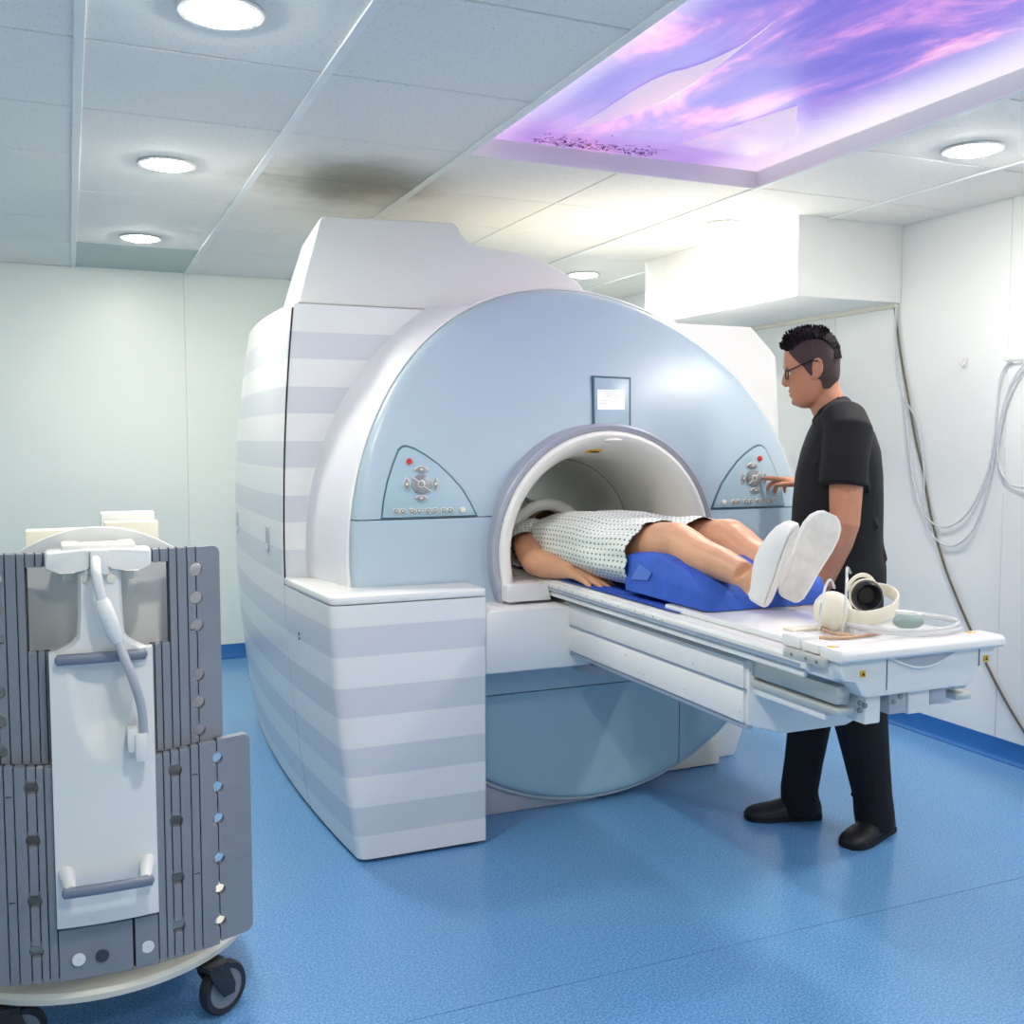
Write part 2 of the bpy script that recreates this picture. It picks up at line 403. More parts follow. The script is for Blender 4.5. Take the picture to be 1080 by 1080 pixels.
wall('wall_left', 'wall', (YN, YB+0.14), [-0.4, 0.8, 2.0, 3.2, 4.4, 5.6], lambda b, p, q, z0, z1, d0, d1: b.box(XL-d1, XL-d0, p, q, z0, z1))
wall('wall_front', 'wall', (XL-0.14, XR+0.14), [-0.6, 0.6, 1.8, 3.0], lambda b, p, q, z0, z1, d0, d1: b.box(p, q, YN-d1, YN-d0, z0, z1))
def cove(name, f):
    prof = [(0, 0.085), (0.006, 0.085), (0.008, 0.03), (0.016, 0.012), (0.034, 0.004), (0.034, 0.0), (0, 0)]
    struct(MB().prism(prof, lambda a, b: f(a, b, 0), lambda a, b: f(a, b, 1)).build(name, 'skirting', smooth=40))
cove('baseboard_back', lambda a, b, k: (XR if k else XL, YB-a, b))
cove('baseboard_right', lambda a, b, k: (XR-a, YB if k else YN, b))
cove('baseboard_left', lambda a, b, k: (XL+a, YB if k else YN, b))

# white door jamb at the right-hand edge
j = MB().box(3.165, XR, 2.30, 2.615, 0.0, ZC).build('trim_1', 'white', smooth=0, bevel=0.004); struct(j)
tag(j, 'white door jamb at the right edge of the picture')

# boxed-in soffit on the right wall
so = MB().box(2.925, XR, 3.645, 4.93, 1.945, ZC+0.05).build('trim_2', 'plaster', bevel=0.003, smooth=0); struct(so)
tag(so, 'white boxed-in duct below the ceiling on the right wall')
tr = MB().box(XR-0.03, XR-0.001, 3.66, 4.93, 1.925, 1.944).build('trim_3', 'white_warm', smooth=0); struct(tr)
tag(tr, 'thin pale moulding under the boxed-in duct')

# ceiling
ce = struct(MB().box(XL-0.1, XR+0.1, YN-0.1, YB+0.1, 2.56, 2.62).build('ceiling', 'gap_tile', smooth=0))
CX = [XL, -1.17, -0.56, 0.05, 0.655, 1.265, 1.865, 2.465, 3.09, XR]
CY = [YN, -1.19, -0.63, -0.07, 0.49, 1.05, 1.62, 2.19, 2.76, 3.325, 3.87, 4.415, 4.98, 5.55, YB]
SX0, SX1, SY0, SY1 = 1.265, 2.465, 0.49, 3.325
for i in range(len(CX)-1):
    jj = 0
    while jj < len(CY)-1:
        y0, y1 = CY[jj], CY[jj+1]; jj += 1
        if SX0-0.01 < CX[i] < SX1-0.01 and y1 <= SY1+0.01 and y0 >= SY0-0.01: continue
        if i == 3 and jj-1 in (9, 11): y1 = CY[jj+1]; jj += 1          # two-module tiles in the lamp column
        pan = (i == 3 and y1 == YB)
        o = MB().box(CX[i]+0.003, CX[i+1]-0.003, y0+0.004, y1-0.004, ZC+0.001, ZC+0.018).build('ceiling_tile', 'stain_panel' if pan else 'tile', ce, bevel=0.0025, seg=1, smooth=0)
for x in (-1.17, -0.56, 0.05, 0.655, 1.265, 2.465, 3.09):
    MB().box(x-0.013, x+0.013, YN, YB, ZC-0.006, ZC+0.0005).build('grid_bar', 'bar', ce, bevel=0.001, seg=1, smooth=0)
for y in CY[1:-1]:
    spans = [(XL, XR)] if (y > SY1+0.01 or y < SY0-0.01) else [(XL, SX0-0.02), (SX1+0.02, XR)]
    for a, b in spans: MB().box(a, b, y-0.006, y+0.006, ZC+0.019, ZC+0.03).build('grid_bar', 'gap_tile', ce, smooth=0)

# luminous ceiling with a sunset sky print
sk = thing('light_panel', (1.865, 1.9, ZC), 'large recessed ceiling light box with a purple and pink sunset sky print', 'light panel')
ZP = 2.352
MB().box(SX0, SX1, SY0, SY1, ZP, ZP+0.004).build('sky_picture', 'sky_print', sk, smooth=0)
for nm, bx in (('l', (SX0-0.012, SX0, SY0-0.012, SY1+0.012)), ('r', (SX1, SX1+0.012, SY0-0.012, SY1+0.012)), ('f', (SX0, SX1, SY1, SY1+0.012)), ('n', (SX0, SX1, SY0-0.012, SY0))):
    MB().box(bx[0], bx[1], bx[2], bx[3], ZC-0.004, ZP+0.02).build('frame_side', 'white', sk, bevel=0.002, smooth=0)
def flat(name, px, z, m, par, th=0.0015):
    P = [at(x, y, Z=z) for x, y in px]
    return MB().prism([(p.x, p.y) for p in P], lambda a, b: (a, b, z), lambda a, b: (a, b, z+th)).build(name, m, par, smooth=0)
top = [(818, 22), (800, 37), (783, 48), (767, 56), (745, 66), (725, 73), (707, 77), (688, 85), (665, 98), (635, 118)]
bot = [(600, 138), (625, 132), (643, 128), (670, 119), (700, 106), (733, 87), (765, 64), (795, 40)]
flat('film_fold', top+bot, ZP-0.004, 'film', sk)
flat('film_fold', [(717, 152), (841, 112), (839, 148), (790, 168)], ZP-0.004, 'film', sk)
tw = MB(); rt = random.Random(3)
for k in range(190):
    x = rt.uniform(1.5, 1.98); y = SY1-0.002-abs(rt.gauss(0, 0.05)); a = rt.uniform(0, 6.28); l = rt.uniform(0.012, 0.04)
    q = Vector((math.cos(a), math.sin(a), 0)); p = Vector((x, y-0.02, ZP-0.002)); e = Vector((-q.y, q.x, 0))*0.0025
    p2 = p+q*l; p2.y = min(p2.y, SY1-0.002)
    tw.add([p+e, p-e, p2], [(0, 1, 2)])
tw = tw.build('printed_twigs', 'twig', sk, smooth=0); tw['kind'] = 'stuff'

# downlights
def downlight():
    r = thing('downlight', (0, 0, ZC), 'x', 'ceiling light', 'round recessed ceiling downlights')
    b = MB(); b.lathe([(0.098, 0.0), (0.118, -0.001), (0.121, -0.005), (0.116, -0.009), (0.1, -0.010), (0.094, -0.004), (0.092, 0.02), (0.098, 0.02)], (0,0,0), (0,0,1), 40)
    o = b.build('trim_ring', 'white', None); o.parent = r
    b = MB(); b.lathe([(0.0005, -0.024), (0.04, -0.0225), (0.07, -0.0175), (0.086, -0.010), (0.093, -0.002), (0.093, 0.0), (0.0005, 0.0)], (0,0,0), (0,0,1), 40)
    o = b.build('diffuser', 'lamp', None); o.parent = r
    return r
dl = downlight(); first = True
for x, y, l in ((0.345, 2.46, 'round ceiling downlight nearest the top edge, largest of the left row'),
                (0.345, 3.86, 'middle round downlight of the row of three on the left ceiling'),
                (0.345, 5.29, 'farthest round downlight of the left row, by the back wall'),
                (2.80, 2.60, 'round downlight right of the purple sky panel'),
                (2.74, 3.93, 'overexposed round downlight beside the white boxed-in duct'),
                (2.80, 5.42, 'small far downlight just above the top of the scanner'),
                (0.345, 1.05, 'round ceiling downlight in the left row above the viewer'),
                (0.345, -0.36, 'round ceiling downlight in the left row behind the viewer'),
                (2.80, 1.19, 'round ceiling downlight in the right row above the viewer'),
                (2.80, -0.22, 'round ceiling downlight in the right row behind the viewer')):
    o = dl if first else copy_tree(dl); first = False
    o.location = (x, y, ZC); o['label'] = l; o.scale = (0.82, 0.82, 0.82)
# ================================================================== THE SCANNER
BX, BZ = 1.735, 0.938                       # bore axis
sc = thing('mri_scanner', (BX, 3.9, 0), 'large white and pale blue MRI scanner with grey striped side covers', 'MRI scanner')
def prof(z): return 3.22 + (0.32*(z-0.95)**2 if z > 0.95 else 0.0)
def sideX(z, y, mirror=False):
    if z < 0.95: c = 0.665+0.085*((0.95-z)/0.95)**2
    else: c = 0.665+0.045*((z-0.95)/0.85)**2
    k = 0.053 + (0.04*((z-0.95)/0.85)**2 if z > 0.95 and y > 4 else 0)
    x = c + k*(y-4.0)**2
    if mirror and z < 0.6: x += 0.15*((0.6-z)/0.6)**2
    return 2*BX-x if mirror else x
def frange(a, b, n): return [a+(b-a)*i/n for i in range(n+1)]
def grid(us, vs, fn):
    b = MB(); b.v = [tuple(fn(u, v)) for u in us for v in vs]; n = len(vs)
    b.f = [(i*n+j, i*n+j+1, (i+1)*n+j+1, (i+1)*n+j) for i in range(len(us)-1) for j in range(n-1)]
    return b
def sheet_obj(b, name, m, par, t, ref, smooth=50):
    me = b.mesh(name)
    bm = bmesh.new(); bm.from_mesh(me)
    # face outward: away from ref point
    c = sum((f.calc_center_median() for f in bm.faces), Vector())/len(bm.faces); n = sum((f.normal*f.calc_area() for f in bm.faces), Vector())
    if n.dot(c-Vector(ref)) < 0: bmesh.ops.reverse_faces(bm, faces=bm.faces[:])
    bmesh.ops.solidify(bm, geom=bm.faces[:], thickness=t)
    bmesh.ops.recalc_face_normals(bm, faces=bm.faces[:])
    bm.to_mesh(me); bm.free()
    return link(name, me, m, par, smooth)
MID = (BX, 4.2, 0.9)
# side covers
for mir in (False, True):
    b = grid(frange(3.578, 4.9, 12), frange(0.012, 1.79, 24), lambda y, z: (sideX(z, y, mir), y, z))
    if mir:
        o = sheet_obj(b, 'side_cover', 'white', sc, 0.02, MID); cut(o.data, (2.63, 0, 1.79), (0.66, 0, 0.75)); continue
    sp = sheet_obj(b, 'side_cover', 'stripes', sc, 0.003, MID)
    bk = grid([0.006, 0.05], frange(0.02, 1.78, 20), lambda u, z: (sideX(z, 3.6)+u, 3.604, z)); sheet_obj(bk, 'seam_backing', 'dark', sc, 0.003, MID)
    if not mir:
        for (px, py, yy) in ((283, 568, 3.82), (250.5, 551, 4.72)):
            p = at(px, py, Y=yy)
            for dz, m_, dd in ((0, 'white', 0.004), (0, 'dark', 0.0055)):
                pass
            MB().box(sideX(p.z, yy)-0.004, sideX(p.z, yy)+0.01, yy-0.028, yy+0.028, p.z-0.045, p.z+0.045).build('grip_recess', 'grey_plate', sp, bevel=0.003)
            MB().box(sideX(p.z, yy)-0.005, sideX(p.z, yy)+0.01, yy-0.02, yy+0.02, p.z-0.042, p.z-0.015).build('grip_lip', 'white', sp, bevel=0.003)
# front striped covers left and right of the round front
for mir in (False, True):
    def fpt(u, z):
        xs = (2*BX-sideX(z, 3.57, True) if mir else sideX(z, 3.57)+0.0005)+0.008; x = xs + (1.36-xs)*u
        y = 3.572 + 0.0*u
        if u < 0.03: y += 0.006*(1-u/0.03)
        return (2*BX-x if mir else x, y, z)
    b = grid([0, 0.01, 0.03]+frange(0.06, 1, 10), frange(0.02, 1.79, 20), fpt)
    o = sheet_obj(b, 'front_cover_panel', 'white' if mir else 'stripes', sc, 0.012, MID)
    if mir: cut(o.data, (2.63, 0, 1.79), (0.66, 0, 0.75))
# rear and top covers, dark core
MB().box(0.84, 2*BX-0.84, 4.86, 4.89, 0.02, 1.78).build('rear_cover', 'white', sc) if False else None
def ring_rear(y, R): return None
rb = MB(); N = 48
outer = []
for kx in range(N):
    a = 2*PI*kx/N; ca, sa = math.cos(a), math.sin(a)
    s = min(0.885/max(1e-6, abs(ca)), (0.845 if sa > 0 else 0.92)/max(1e-6, abs(sa)))
    outer.append((BX+ca*s, 4.888, BZ+sa*s))
inner = [(BX+0.345*math.cos(2*PI*k/N), 4.888, BZ+0.345*math.sin(2*PI*k/N)) for k in range(N)]
rb.rings([[Vector(p) for p in outer], [Vector(p) for p in inner], [Vector(p)-Vector((0,0.03,0)) for p in inner], [Vector(p)-Vector((0,0.03,0)) for p in outer]], False, False)
rb.f += [] ; rb.build('rear_cover', 'white', sc)
MB().box(0.80, 2.60, 3.60, 4.87, 1.765, 1.788).build('top_cover', 'white', sc, bevel=0.004)
MB().box(0.86, 2.40, 3.42, 4.80, 0.004, 0.10).build('plinth', 'white_warm', sc, bevel=0.006)
MB().box(0.95, 1.75, 3.265, 3.4, 0.0, 0.16).build('front_plinth', 'grey_plate', sc, bevel=0.006)
MB().prism([(2.2, 0.0), (2.53, 0.0), (2.575, 0.12), (2.62, 0.35), (2.3, 0.35)], lambda a, b: (a, 3.50, b), lambda a, b: (a, 3.68, b)).build('foot_cover', 'white', sc, bevel=0.006)

# round front cover
RXO, RZU, RZL, RI = 0.902, 0.942, 0.918, 0.425
ZS1, ZS2 = 1.06, 0.44
def ell(a, k=0.0):
    ca, sa = math.cos(a), math.sin(a)
    return (BX-0.005+(RXO+k)*ca, 0.942+((RZU if sa > 0 else RZL)+k)*sa)
NA = 120
ts = [0, 0.02]+frange(0.06, 0.9, 16)+[0.95, 0.975, 0.99, 1.0]
def cover_pt(a, t):
    xo, zo = ell(a); xi, zi = BX+RI*math.cos(a), BZ+RI*math.sin(a)
    x, z = xi+(xo-xi)*t, zi+(zo-zi)*t
    y = prof(z)
    e = max(0, (t-0.94)/0.06)
    y += 0.028*(1-math.sqrt(max(0, 1-e*e)))
    return (x, y, z)
cb = MB(); n = len(ts)
cb.v = [cover_pt(2*PI*i/NA, t) for i in range(NA) for t in ts]
cb.f = [(i*n+j, ((i+1) % NA)*n+j, ((i+1) % NA)*n+j+1, i*n+j+1) for i in range(NA) for j in range(n-1)]
me0 = cb.mesh('front_cover')
bm = bmesh.new(); bm.from_mesh(me0)
if sum(f.normal.y for f in bm.faces) > 0: bmesh.ops.reverse_faces(bm, faces=bm.faces[:])
bm.to_mesh(me0); bm.free()
G = 0.0018
def cover_piece(name, m, cuts):
    me = me0.copy()
    for co, no in cuts: cut(me, co, no)
    solid(me, (0, 0.02, 0))
    o = link(name, me, m, sc, 40); return o
up_cov = cover_piece('front_cover', 'cover_blue', [((0, 0, ZS1+G), (0, 0, -1))])
mid_cov = cover_piece('front_cover', 'cover_blue', [((0, 0, ZS1-G), (0, 0, 1)), ((0, 0, ZS2+G), (0, 0, -1))])
cover_piece('front_cover', 'cover_blue_shaded', [((0, 0, ZS2-G), (0, 0, 1)), ((2.075-G, 0, 0), (1, 0, 0)), ((0, 0, 0.008), (0, 0, -1))])
cover_piece('front_cover', 'cover_blue_shaded', [((0, 0, ZS2-G), (0, 0, 1)), ((2.075+G, 0, 0), (-1, 0, 0)), ((0, 0, 0.008), (0, 0, -1))])
# seam backing, so that joints read dark
MB().box(BX-0.86, BX-0.46, 3.245, 3.25, ZS1-0.02, ZS1+0.02).build('seam_backing', 'seam', sc, smooth=0)
MB().box(BX+0.46, BX+0.86, 3.245, 3.25, ZS1-0.02, ZS1+0.02).build('seam_backing', 'seam', sc, smooth=0)
MB().box(BX-0.72, BX+0.72, 3.245, 3.25, ZS2-0.02, ZS2+0.02).build('seam_backing', 'seam', sc, smooth=0)
MB().box(2.055, 2.095, 3.245, 3.25, 0.12, ZS2).build('seam_backing', 'seam', sc, smooth=0)
# white lip round the cover edge and the flared rim behind it
lip = []
for i in range(NA):
    a = 2*PI*i/NA; x, z = ell(a, 0.004); y = prof(z)+0.03
    c = Vector((x, y, z)); o_ = Vector((math.cos(a), 0, math.sin(a)))
    lip.append([c+o_*(0.007*math.cos(q))+Vector((0, 0.007*math.sin(q), 0)) for q in (0, PI/2, PI, 1.5*PI)])
lb = MB(); lb.rings(lip+[lip[0]], False, False)
lm = cut(lb.mesh('edge_lip'), (0, 0, 0.01), (0, 0, -1)); link('edge_lip', lm, 'white_gloss', sc)
rimb = MB(); R = []
for t in frange(0, 1, 8):
    ring = []
    for i in range(NA):
        a = 2*PI*i/NA; k = 0.006+0.068*(t**0.8); x, z = ell(a, k)
        x1, z1 = ell(a, 0.006); y = (prof(z1)+0.03)*(1-t) + 3.575*t
        if prof(z1)+0.03 > 3.57: y = prof(z1)+0.03+0.05*t
        ring.append(Vector((x, y, z)))
    R.append(ring)
rimb.rings([list(r) for r in R], False, False)
rm = cut(rimb.mesh('rim'), (0, 0, 0.012), (0, 0, -1)); cut(rm, (0, 0, 1.803), (0, 0, 1)); link('rim', rm, 'rim', sc)
# crown strip behind the upper edge of the round cover
cr = MB(); RR = []
for t in frange(0, 1, 4):
    RR.append([Vector((ell(a, -0.001)[0], (prof(ell(a, -0.001)[1])+0.033)+0.30*t, ell(a, -0.001)[1]-0.004*t)) for a in frange(math.radians(62), math.radians(118), 40)])
cr.rings(RR, False, False, closed=False); link('crown_cover', solid(cr.mesh('crown_cover'), (0, 0, -0.01)), 'white', sc)

BRX = 1.748
# bore: grey trim ring, flared funnel, tube
trim = MB(); trim.lathe([(0.447, 0.10), (0.449, 0.012), (0.446, 0.002), (0.440, -0.002), (0.428, 0.0), (0.422, 0.006), (0.422, 0.05)], (BRX, 3.178, BZ-0.008), (0, 1, 0), 96)
tm = trim.mesh('bore_ring'); cut(tm, (0, 0, 0.70), (0, 0, -1)); link('bore_ring', tm, 'ring_grey', sc)
fun = MB(); pr = []
for a in frange(0, PI/2, 14): pr.append((0.325+0.08*(1-math.sin(a)), 0.012-0.01*math.cos(a)+0.26*(1-math.cos(a))))
pr = [(0.423, 0.05), (0.4225, 0.006), (0.418, -0.003), (0.408, -0.007), (0.396, -0.004), (0.384, 0.006), (0.372, 0.022), (0.361, 0.045), (0.351, 0.075), (0.342, 0.115), (0.334, 0.165), (0.327, 0.23), (0.322, 0.31), (0.318, 0.426)]
fun.lathe(pr, (BRX, 3.178, BZ-0.008), (0, 1, 0), 96)
link('bore_funnel', fun.mesh('bore_funnel'), 'bore', sc)
tb = MB(); tb.lathe([(0.3165, 0.0), (0.315, 0.004), (0.315, 1.2), (0.36, 1.32)], (BRX, 3.60, BZ-0.008), (0, 1, 0), 96); link('bore_tube', tb.mesh('bore_tube'), 'bore', sc)
gr = MB(); gr.lathe([(0.3182, 0), (0.3162, 0.0015), (0.3182, 0.003)], (BRX, 3.597, BZ-0.008), (0, 1, 0), 96); gr.build('bore_joint', 'gap_tile', sc)
MB().box(BX-0.27, BX+0.27, 3.30, 4.86, 0.70, 0.775).build('bore_floor', 'white', sc, bevel=0.01)
MB().prism([(1.335, 0.775), (1.5, 0.775), (1.485, 0.832), (1.335, 0.832)], lambda a, b: (a, 3.13, b), lambda a, b: (a, 3.36, b)).build('bore_sill', 'white', sc, bevel=0.005)
MB().prism([(2*BX-1.335, 0.775), (2*BX-1.5, 0.775), (2*BX-1.485, 0.832), (2*BX-1.335, 0.832)], lambda a, b: (a, 3.13, b), lambda a, b: (a, 3.36, b)).build('bore_sill', 'white', sc, bevel=0.005)
# laser notch above the bore and its sticker
nb = MB(); nb.ball((BX+0.03, 3.20, BZ+0.382), 0.06, 0.03, 0.012); nb.build('laser_window', 'bore', sc)
sk_c = at(637, 476, Y=3.24)
st = MB(); st.obox(Vector((BX-0.02, 3.243, BZ-0.008+0.3505)), Vector((1, 0, 0)), Vector((0, 0.93, -0.36)).normalized(), Vector((0, 0.36, 0.93)).normalized(), 0.032, 0.016, 0.0012)
s_ = st.build('warning_sticker', 'yellow', sc, smooth=0)
st = MB(); st.obox(Vector((BX-0.01, 3.247, BZ-0.008+0.3475)), Vector((1, 0, 0)), Vector((0, 0.93, -0.36)).normalized(), Vector((0, 0.36, 0.93)).normalized(), 0.016, 0.006, 0.0012)
st.build('sticker_print', 'ink', s_, smooth=0)

# display above the bore
def on_cover(px, py, off=0.0):
    y = 3.22
    for _ in range(12):
        p = at(px, py, Y=y-off); y = prof(p.z)
    return at(px, py, Y=y-off)
disp = None
def plate(px, m, name, par, off, th, bevel=0.002):
    P = [on_cover(x, y, off) for x, y in px]
    b = MB(); b.rings([P, [p+Vector((0, th, 0)) for p in P]])
    return b.build(name, m, par, bevel=bevel, smooth=30)
fr = plate([(625, 396), (665.5, 398), (665.5, 457), (626, 457)], 'seam', 'display', sc, 0.012, 0.05)
pl = plate([(627, 398.2), (663.7, 400), (663.7, 455), (627.8, 455)], 'panel_blue', 'display_face', fr, 0.0145, 0.03)
scn = plate([(630.5, 411), (658.5, 411.6), (658.8, 432), (630.8, 432)], 'screen', 'screen', fr, 0.0165, 0.004, 0)
ink = MB()
def glyph(px0, py0, px1, py1, off=0.0178):
    P = [on_cover(px0, py0, off), on_cover(px1, py0, off), on_cover(px1, py1, off), on_cover(px0, py1, off)]
    ink.add(P, [(0, 1, 2, 3)])
def seg7(ch, x, y, wd, h, t=0.42):
    S = {'0': 'abcdef', '2': 'abged', '3': 'abgcd', '5': 'afgcd', '7': 'abc', '1': 'bc'}[ch]
    for c in S:
        if c == 'a': glyph(x, y, x+wd, y+t)
        if c == 'g': glyph(x, y+h/2, x+wd, y+h/2+t)
        if c == 'd': glyph(x, y+h-t, x+wd, y+h)
        if c == 'f': glyph(x, y, x+t, y+h/2)
        if c == 'e': glyph(x, y+h/2, x+t, y+h)
        if c == 'b': glyph(x+wd-t, y, x+wd, y+h/2)
        if c == 'c': glyph(x+wd-t, y+h/2, x+wd, y+h)
for k, ch in enumerate('0225'): seg7(ch, 638.8+k*2.9, 414.2, 2.0, 4.4)
for (x0, x1, y) in ((632, 641, 422), (632, 641, 425), (646, 652, 423.5), (651, 656, 418.5), (632, 655, 412.4)): glyph(x0, y, x1, y+0.5)
ink.build('screen_writing', 'slate', fr, smooth=0)

# control panels
def control_panel(mir):
    def W(px, py, off=0.0):
        p = on_cover(px, py, off)
        return Vector((2*BX-p.x, p.y, p.z)) if mir else p
    def pp(px, m, name, par, off, th, bevel=0.0015):
        P = [W(x, y, off) for x, y in px]; b = MB(); b.rings([P, [p+Vector((0, th, 0)) for p in P]])
        return b.build(name, m, par, bevel=bevel, smooth=30)
    out = [(402, 547.3), (404, 528), (408, 508), (414, 489), (420, 473.5), (424.5, 469.6), (429, 469.3), (437, 472), (450, 479.5), (463, 489), (476, 501.5), (488, 515), (497, 530), (504, 544.2)]
    cx, cz = 447, 520
    root = pp(out, 'seam', 'control_panel', sc, 0.004, 0.03)
    pp([(cx+(x-cx)*0.962+0.0, cz+3+(y-cz-3)*0.955) for x, y in out], 'panel_blue', 'panel_face', root, 0.007, 0.02)
    def disc(px, py, r, m, name, n=16, sy=1.0, off=0.0125):
        pp([(px+r*math.cos(2*PI*k/n), py+r*sy*math.sin(2*PI*k/n)) for k in range(n)], m, name, root, off, 0.008, 0.0008)
    disc(432, 486.6, 3.1, 'red', 'stop_button')
    disc(444.6, 510.4, 10.2, 'button', 'jog_ring', 28); disc(444.6, 510.4, 4.0, 'white_warm', 'jog_rim', off=0.0135); disc(444.6, 510.4, 3.0, 'button', 'centre_button', off=0.0145)
    for sx, sy in ((-1, -1), (1, 1)):
        pp([(444.6+sx*3.2, 510.4+sy*2.2), (444.6+sx*9.6, 510.4+sy*6.6), (444.6+sx*9.0, 510.4+sy*7.5), (444.6+sx*2.6, 510.4+sy*3.1)], 'white_warm', 'jog_split', root, 0.0137, 0.004, 0)
    for (x, y, a, b_) in ((444.6, 495, 6.6, 3.0), (444.6, 525.4, 6.0, 2.9), (429.3, 510.7, 3.0, 6.4), (459.7, 510.4, 2.7, 6.2)):
        L = [(x-a, y), (x-a*0.45, y-b_*0.8), (x, y-b_), (x+a*0.45, y-b_*0.8), (x+a, y), (x+a*0.45, y+b_*0.8), (x, y+b_), (x-a*0.45, y+b_*0.8)]
        if b_ > a: L = [(x, y-b_), (x+a*0.8, y-b_*0.45), (x+a, y), (x+a*0.8, y+b_*0.45), (x, y+b_), (x-a*0.8, y+b_*0.45), (x-a, y), (x-a*0.8, y-b_*0.45)]
        pp([(x+(q-x)*1.18, y+(r-y)*1.18) for q, r in L], 'white_warm', 'arrow_rim', root, 0.0115, 0.006, 0.0005)
        pp(L, 'button', 'arrow_button', root, 0.0132, 0.006, 0.0006)
        disc(x, y, 1.4, 'cream', 'button_symbol', 10, off=0.0142)
    for x, y in ((418, 539.2), (425, 539.1), (435, 539), (442.2, 538.9), (451.8, 538.6), (459, 538.4), (468.4, 538.2), (475.4, 538), (488.3, 537.6)):
        disc(x, y, 3.1, 'white_warm', 'button_rim', off=0.0118); disc(x, y, 2.5, 'button' if x < 480 else 'cream', 'push_button', off=0.0132)
        disc(x, y, 0.9, 'cream', 'button_symbol', 8, off=0.0142)
    tag(root, 'triangular control panel with a red stop button')
control_panel(False); control_panel(True)

# striped cabinet in front of the left side, with lid
cabz = frange(0.012, 0.815, 10)
cab = MB(); R = []
for z in cabz:
    ring = []
    for y in frange(3.565, 3.07, 5): ring.append(Vector((sideX(z, y), y, z)))
    for a in frange(0.2, 1.4, 4): ring.append(Vector((sideX(z, 3.07)+0.03*(1-math.cos(a)), 3.07-0.03*math.sin(a), z)))
    for x in frange(sideX(z, 3.04)+0.06, 1.217, 4): ring.append(Vector((x, 3.038, z)))
    ring.append(Vector((1.222, 3.043, z))); ring.append(Vector((1.222, 3.205, z))); ring.append(Vector((0.9, 3.215, z))); ring.append(Vector((0.87, 3.565, z)))
    R.append(ring)
cab.rings(R); cabo = cab.build('side_cabinet', 'stripes', sc, smooth=30)
lid = [Vector((p.x, p.y, 0.818)) for p in R[-1]]
lb = MB(); lb.rings([lid, [p+Vector((0, 0, 0.024)) for p in lid]]); lb.build('cabinet_lid', 'white_gloss', cabo, bevel=0.004, smooth=30)
MB().box(0.86, 1.2, 3.06, 3.2, 0.0, 0.014).build('cabinet_foot', 'dark', cabo, smooth=0)
for dx in (0, 1):
    for dz in (0, 1):
        p = at(322+dx*5, 668+dz*5-dx*0.5, Y=3.40)
        MB().box(sideX(p.z, p.y)-0.0015, sideX(p.z, p.y)+0.004, p.y-0.006, p.y+0.006, p.z-0.004, p.z+0.004).build('screw_hole', 'gap_tile', cabo, smooth=0)
# top housing
hp = [(0.745, 1.795), (0.775, 1.90), (0.838, 2.10), (0.85, 2.112), (1.335, 2.13), (1.358, 2.122), (1.372, 2.09), (1.395, 2.066), (1.43, 2.05), (1.50, 2.043), (1.60, 2.035), (1.70, 2.012), (1.78, 1.978), (1.85, 1.935), (1.87, 1.91), (1.875, 1.795)]
def hpt(a, b, k):
    lean = 0.06*(b-1.795)/0.33
    if k == 0: return (a, 3.60+lean, b)
    x = a
    if a < 0.9: x = a+0.05*1.0
    return (x, 4.20 if k == 1 else 4.5, b)
hb = MB(); hb.rings([[Vector(hpt(a, b, 0)) for a, b in hp], [Vector(hpt(a, b, 1)) for a, b in hp], [Vector(hpt(a+(0.1 if a < 0.9 else 0), b, 2)) for a, b in hp]])
ho = hb.build('top_housing', 'white', sc, bevel=0.012, seg=3, smooth=40)
MB().box(0.835, 0.845, 3.70, 3.71, 2.05, 2.06).build('housing_screw', 'gap_tile', ho, smooth=0)

# ================================================================== PATIENT TABLE
tb_ = thing('patient_table', (BX, 2.5, 0.56), 'white sliding patient table cantilevered out of the scanner bore', 'patient table')
MB().box(1.222, 2*BX-1.222, 3.045, 3.30, 0.558, 0.765).build('docking_box', 'white', tb_, bevel=0.008)
gpl = MB(); gpl.lathe([(0.001, 0), (0.15, 0), (0.155, 0.006), (0.15, 0.03), (0.001, 0.03)], (1.735, 3.10, 0.528), (0, 0, 1), 40); gpl.build('swivel_plate', 'grey_plate', tb_)
sec = [(1.53, 0.775), (1.53, 0.612), (1.64, 0.578), (1.84, 0.578), (1.94, 0.612), (1.94, 0.775)]
arm = MB(); arm.prism(sec, lambda a, b: (a, 2.062, b), lambda a, b: (a, 3.10, b)); armo = arm.build('support_arm', 'white', tb_, bevel=0.006)
for z0, z1 in ((0.703, 0.772), (0.616, 0.694)):
    MB().box(1.522, 1.532, 2.075, 3.05, z0, z1).build('arm_cover', 'white', armo, bevel=0.003)
MB().box(1.5265, 1.532, 2.07, 3.05, 0.694, 0.703).build('arm_groove', 'slate', armo, smooth=0)
MB().box(1.528, 1.545, 2.065, 3.05, 0.600, 0.614).build('arm_strip', 'slate', armo, bevel=0.002)
for px, py in ((673, 708), (679, 710), (722, 726), (730, 699), (780, 749), (660, 690)):
    p = at(px, py, X=1.522)
    b = MB(); b.lathe([(0.0002, -0.0025), (0.0045, -0.002), (0.005, 0.0), (0.005, 0.002)], p, (1, 0, 0), 12); b.build('screw_cap', 'white_gloss', armo)
# telescoping rails
for sgn in (-1, 1):
    xo = BX+sgn*0.175
    MB().box(xo-0.018, xo+0.018, 1.76, 2.3, 0.735, 0.775).build('slide_rail', 'rail', tb_, bevel=0.003)
    MB().box(xo-0.024, xo+0.024, 1.75, 2.2, 0.712, 0.728).build('slide_rail', 'rail', tb_, bevel=0.003)
    MB().box(xo-0.016, xo+0.016, 1.80, 2.2, 0.690, 0.712).build('slide_rail', 'white', tb_, bevel=0.003)
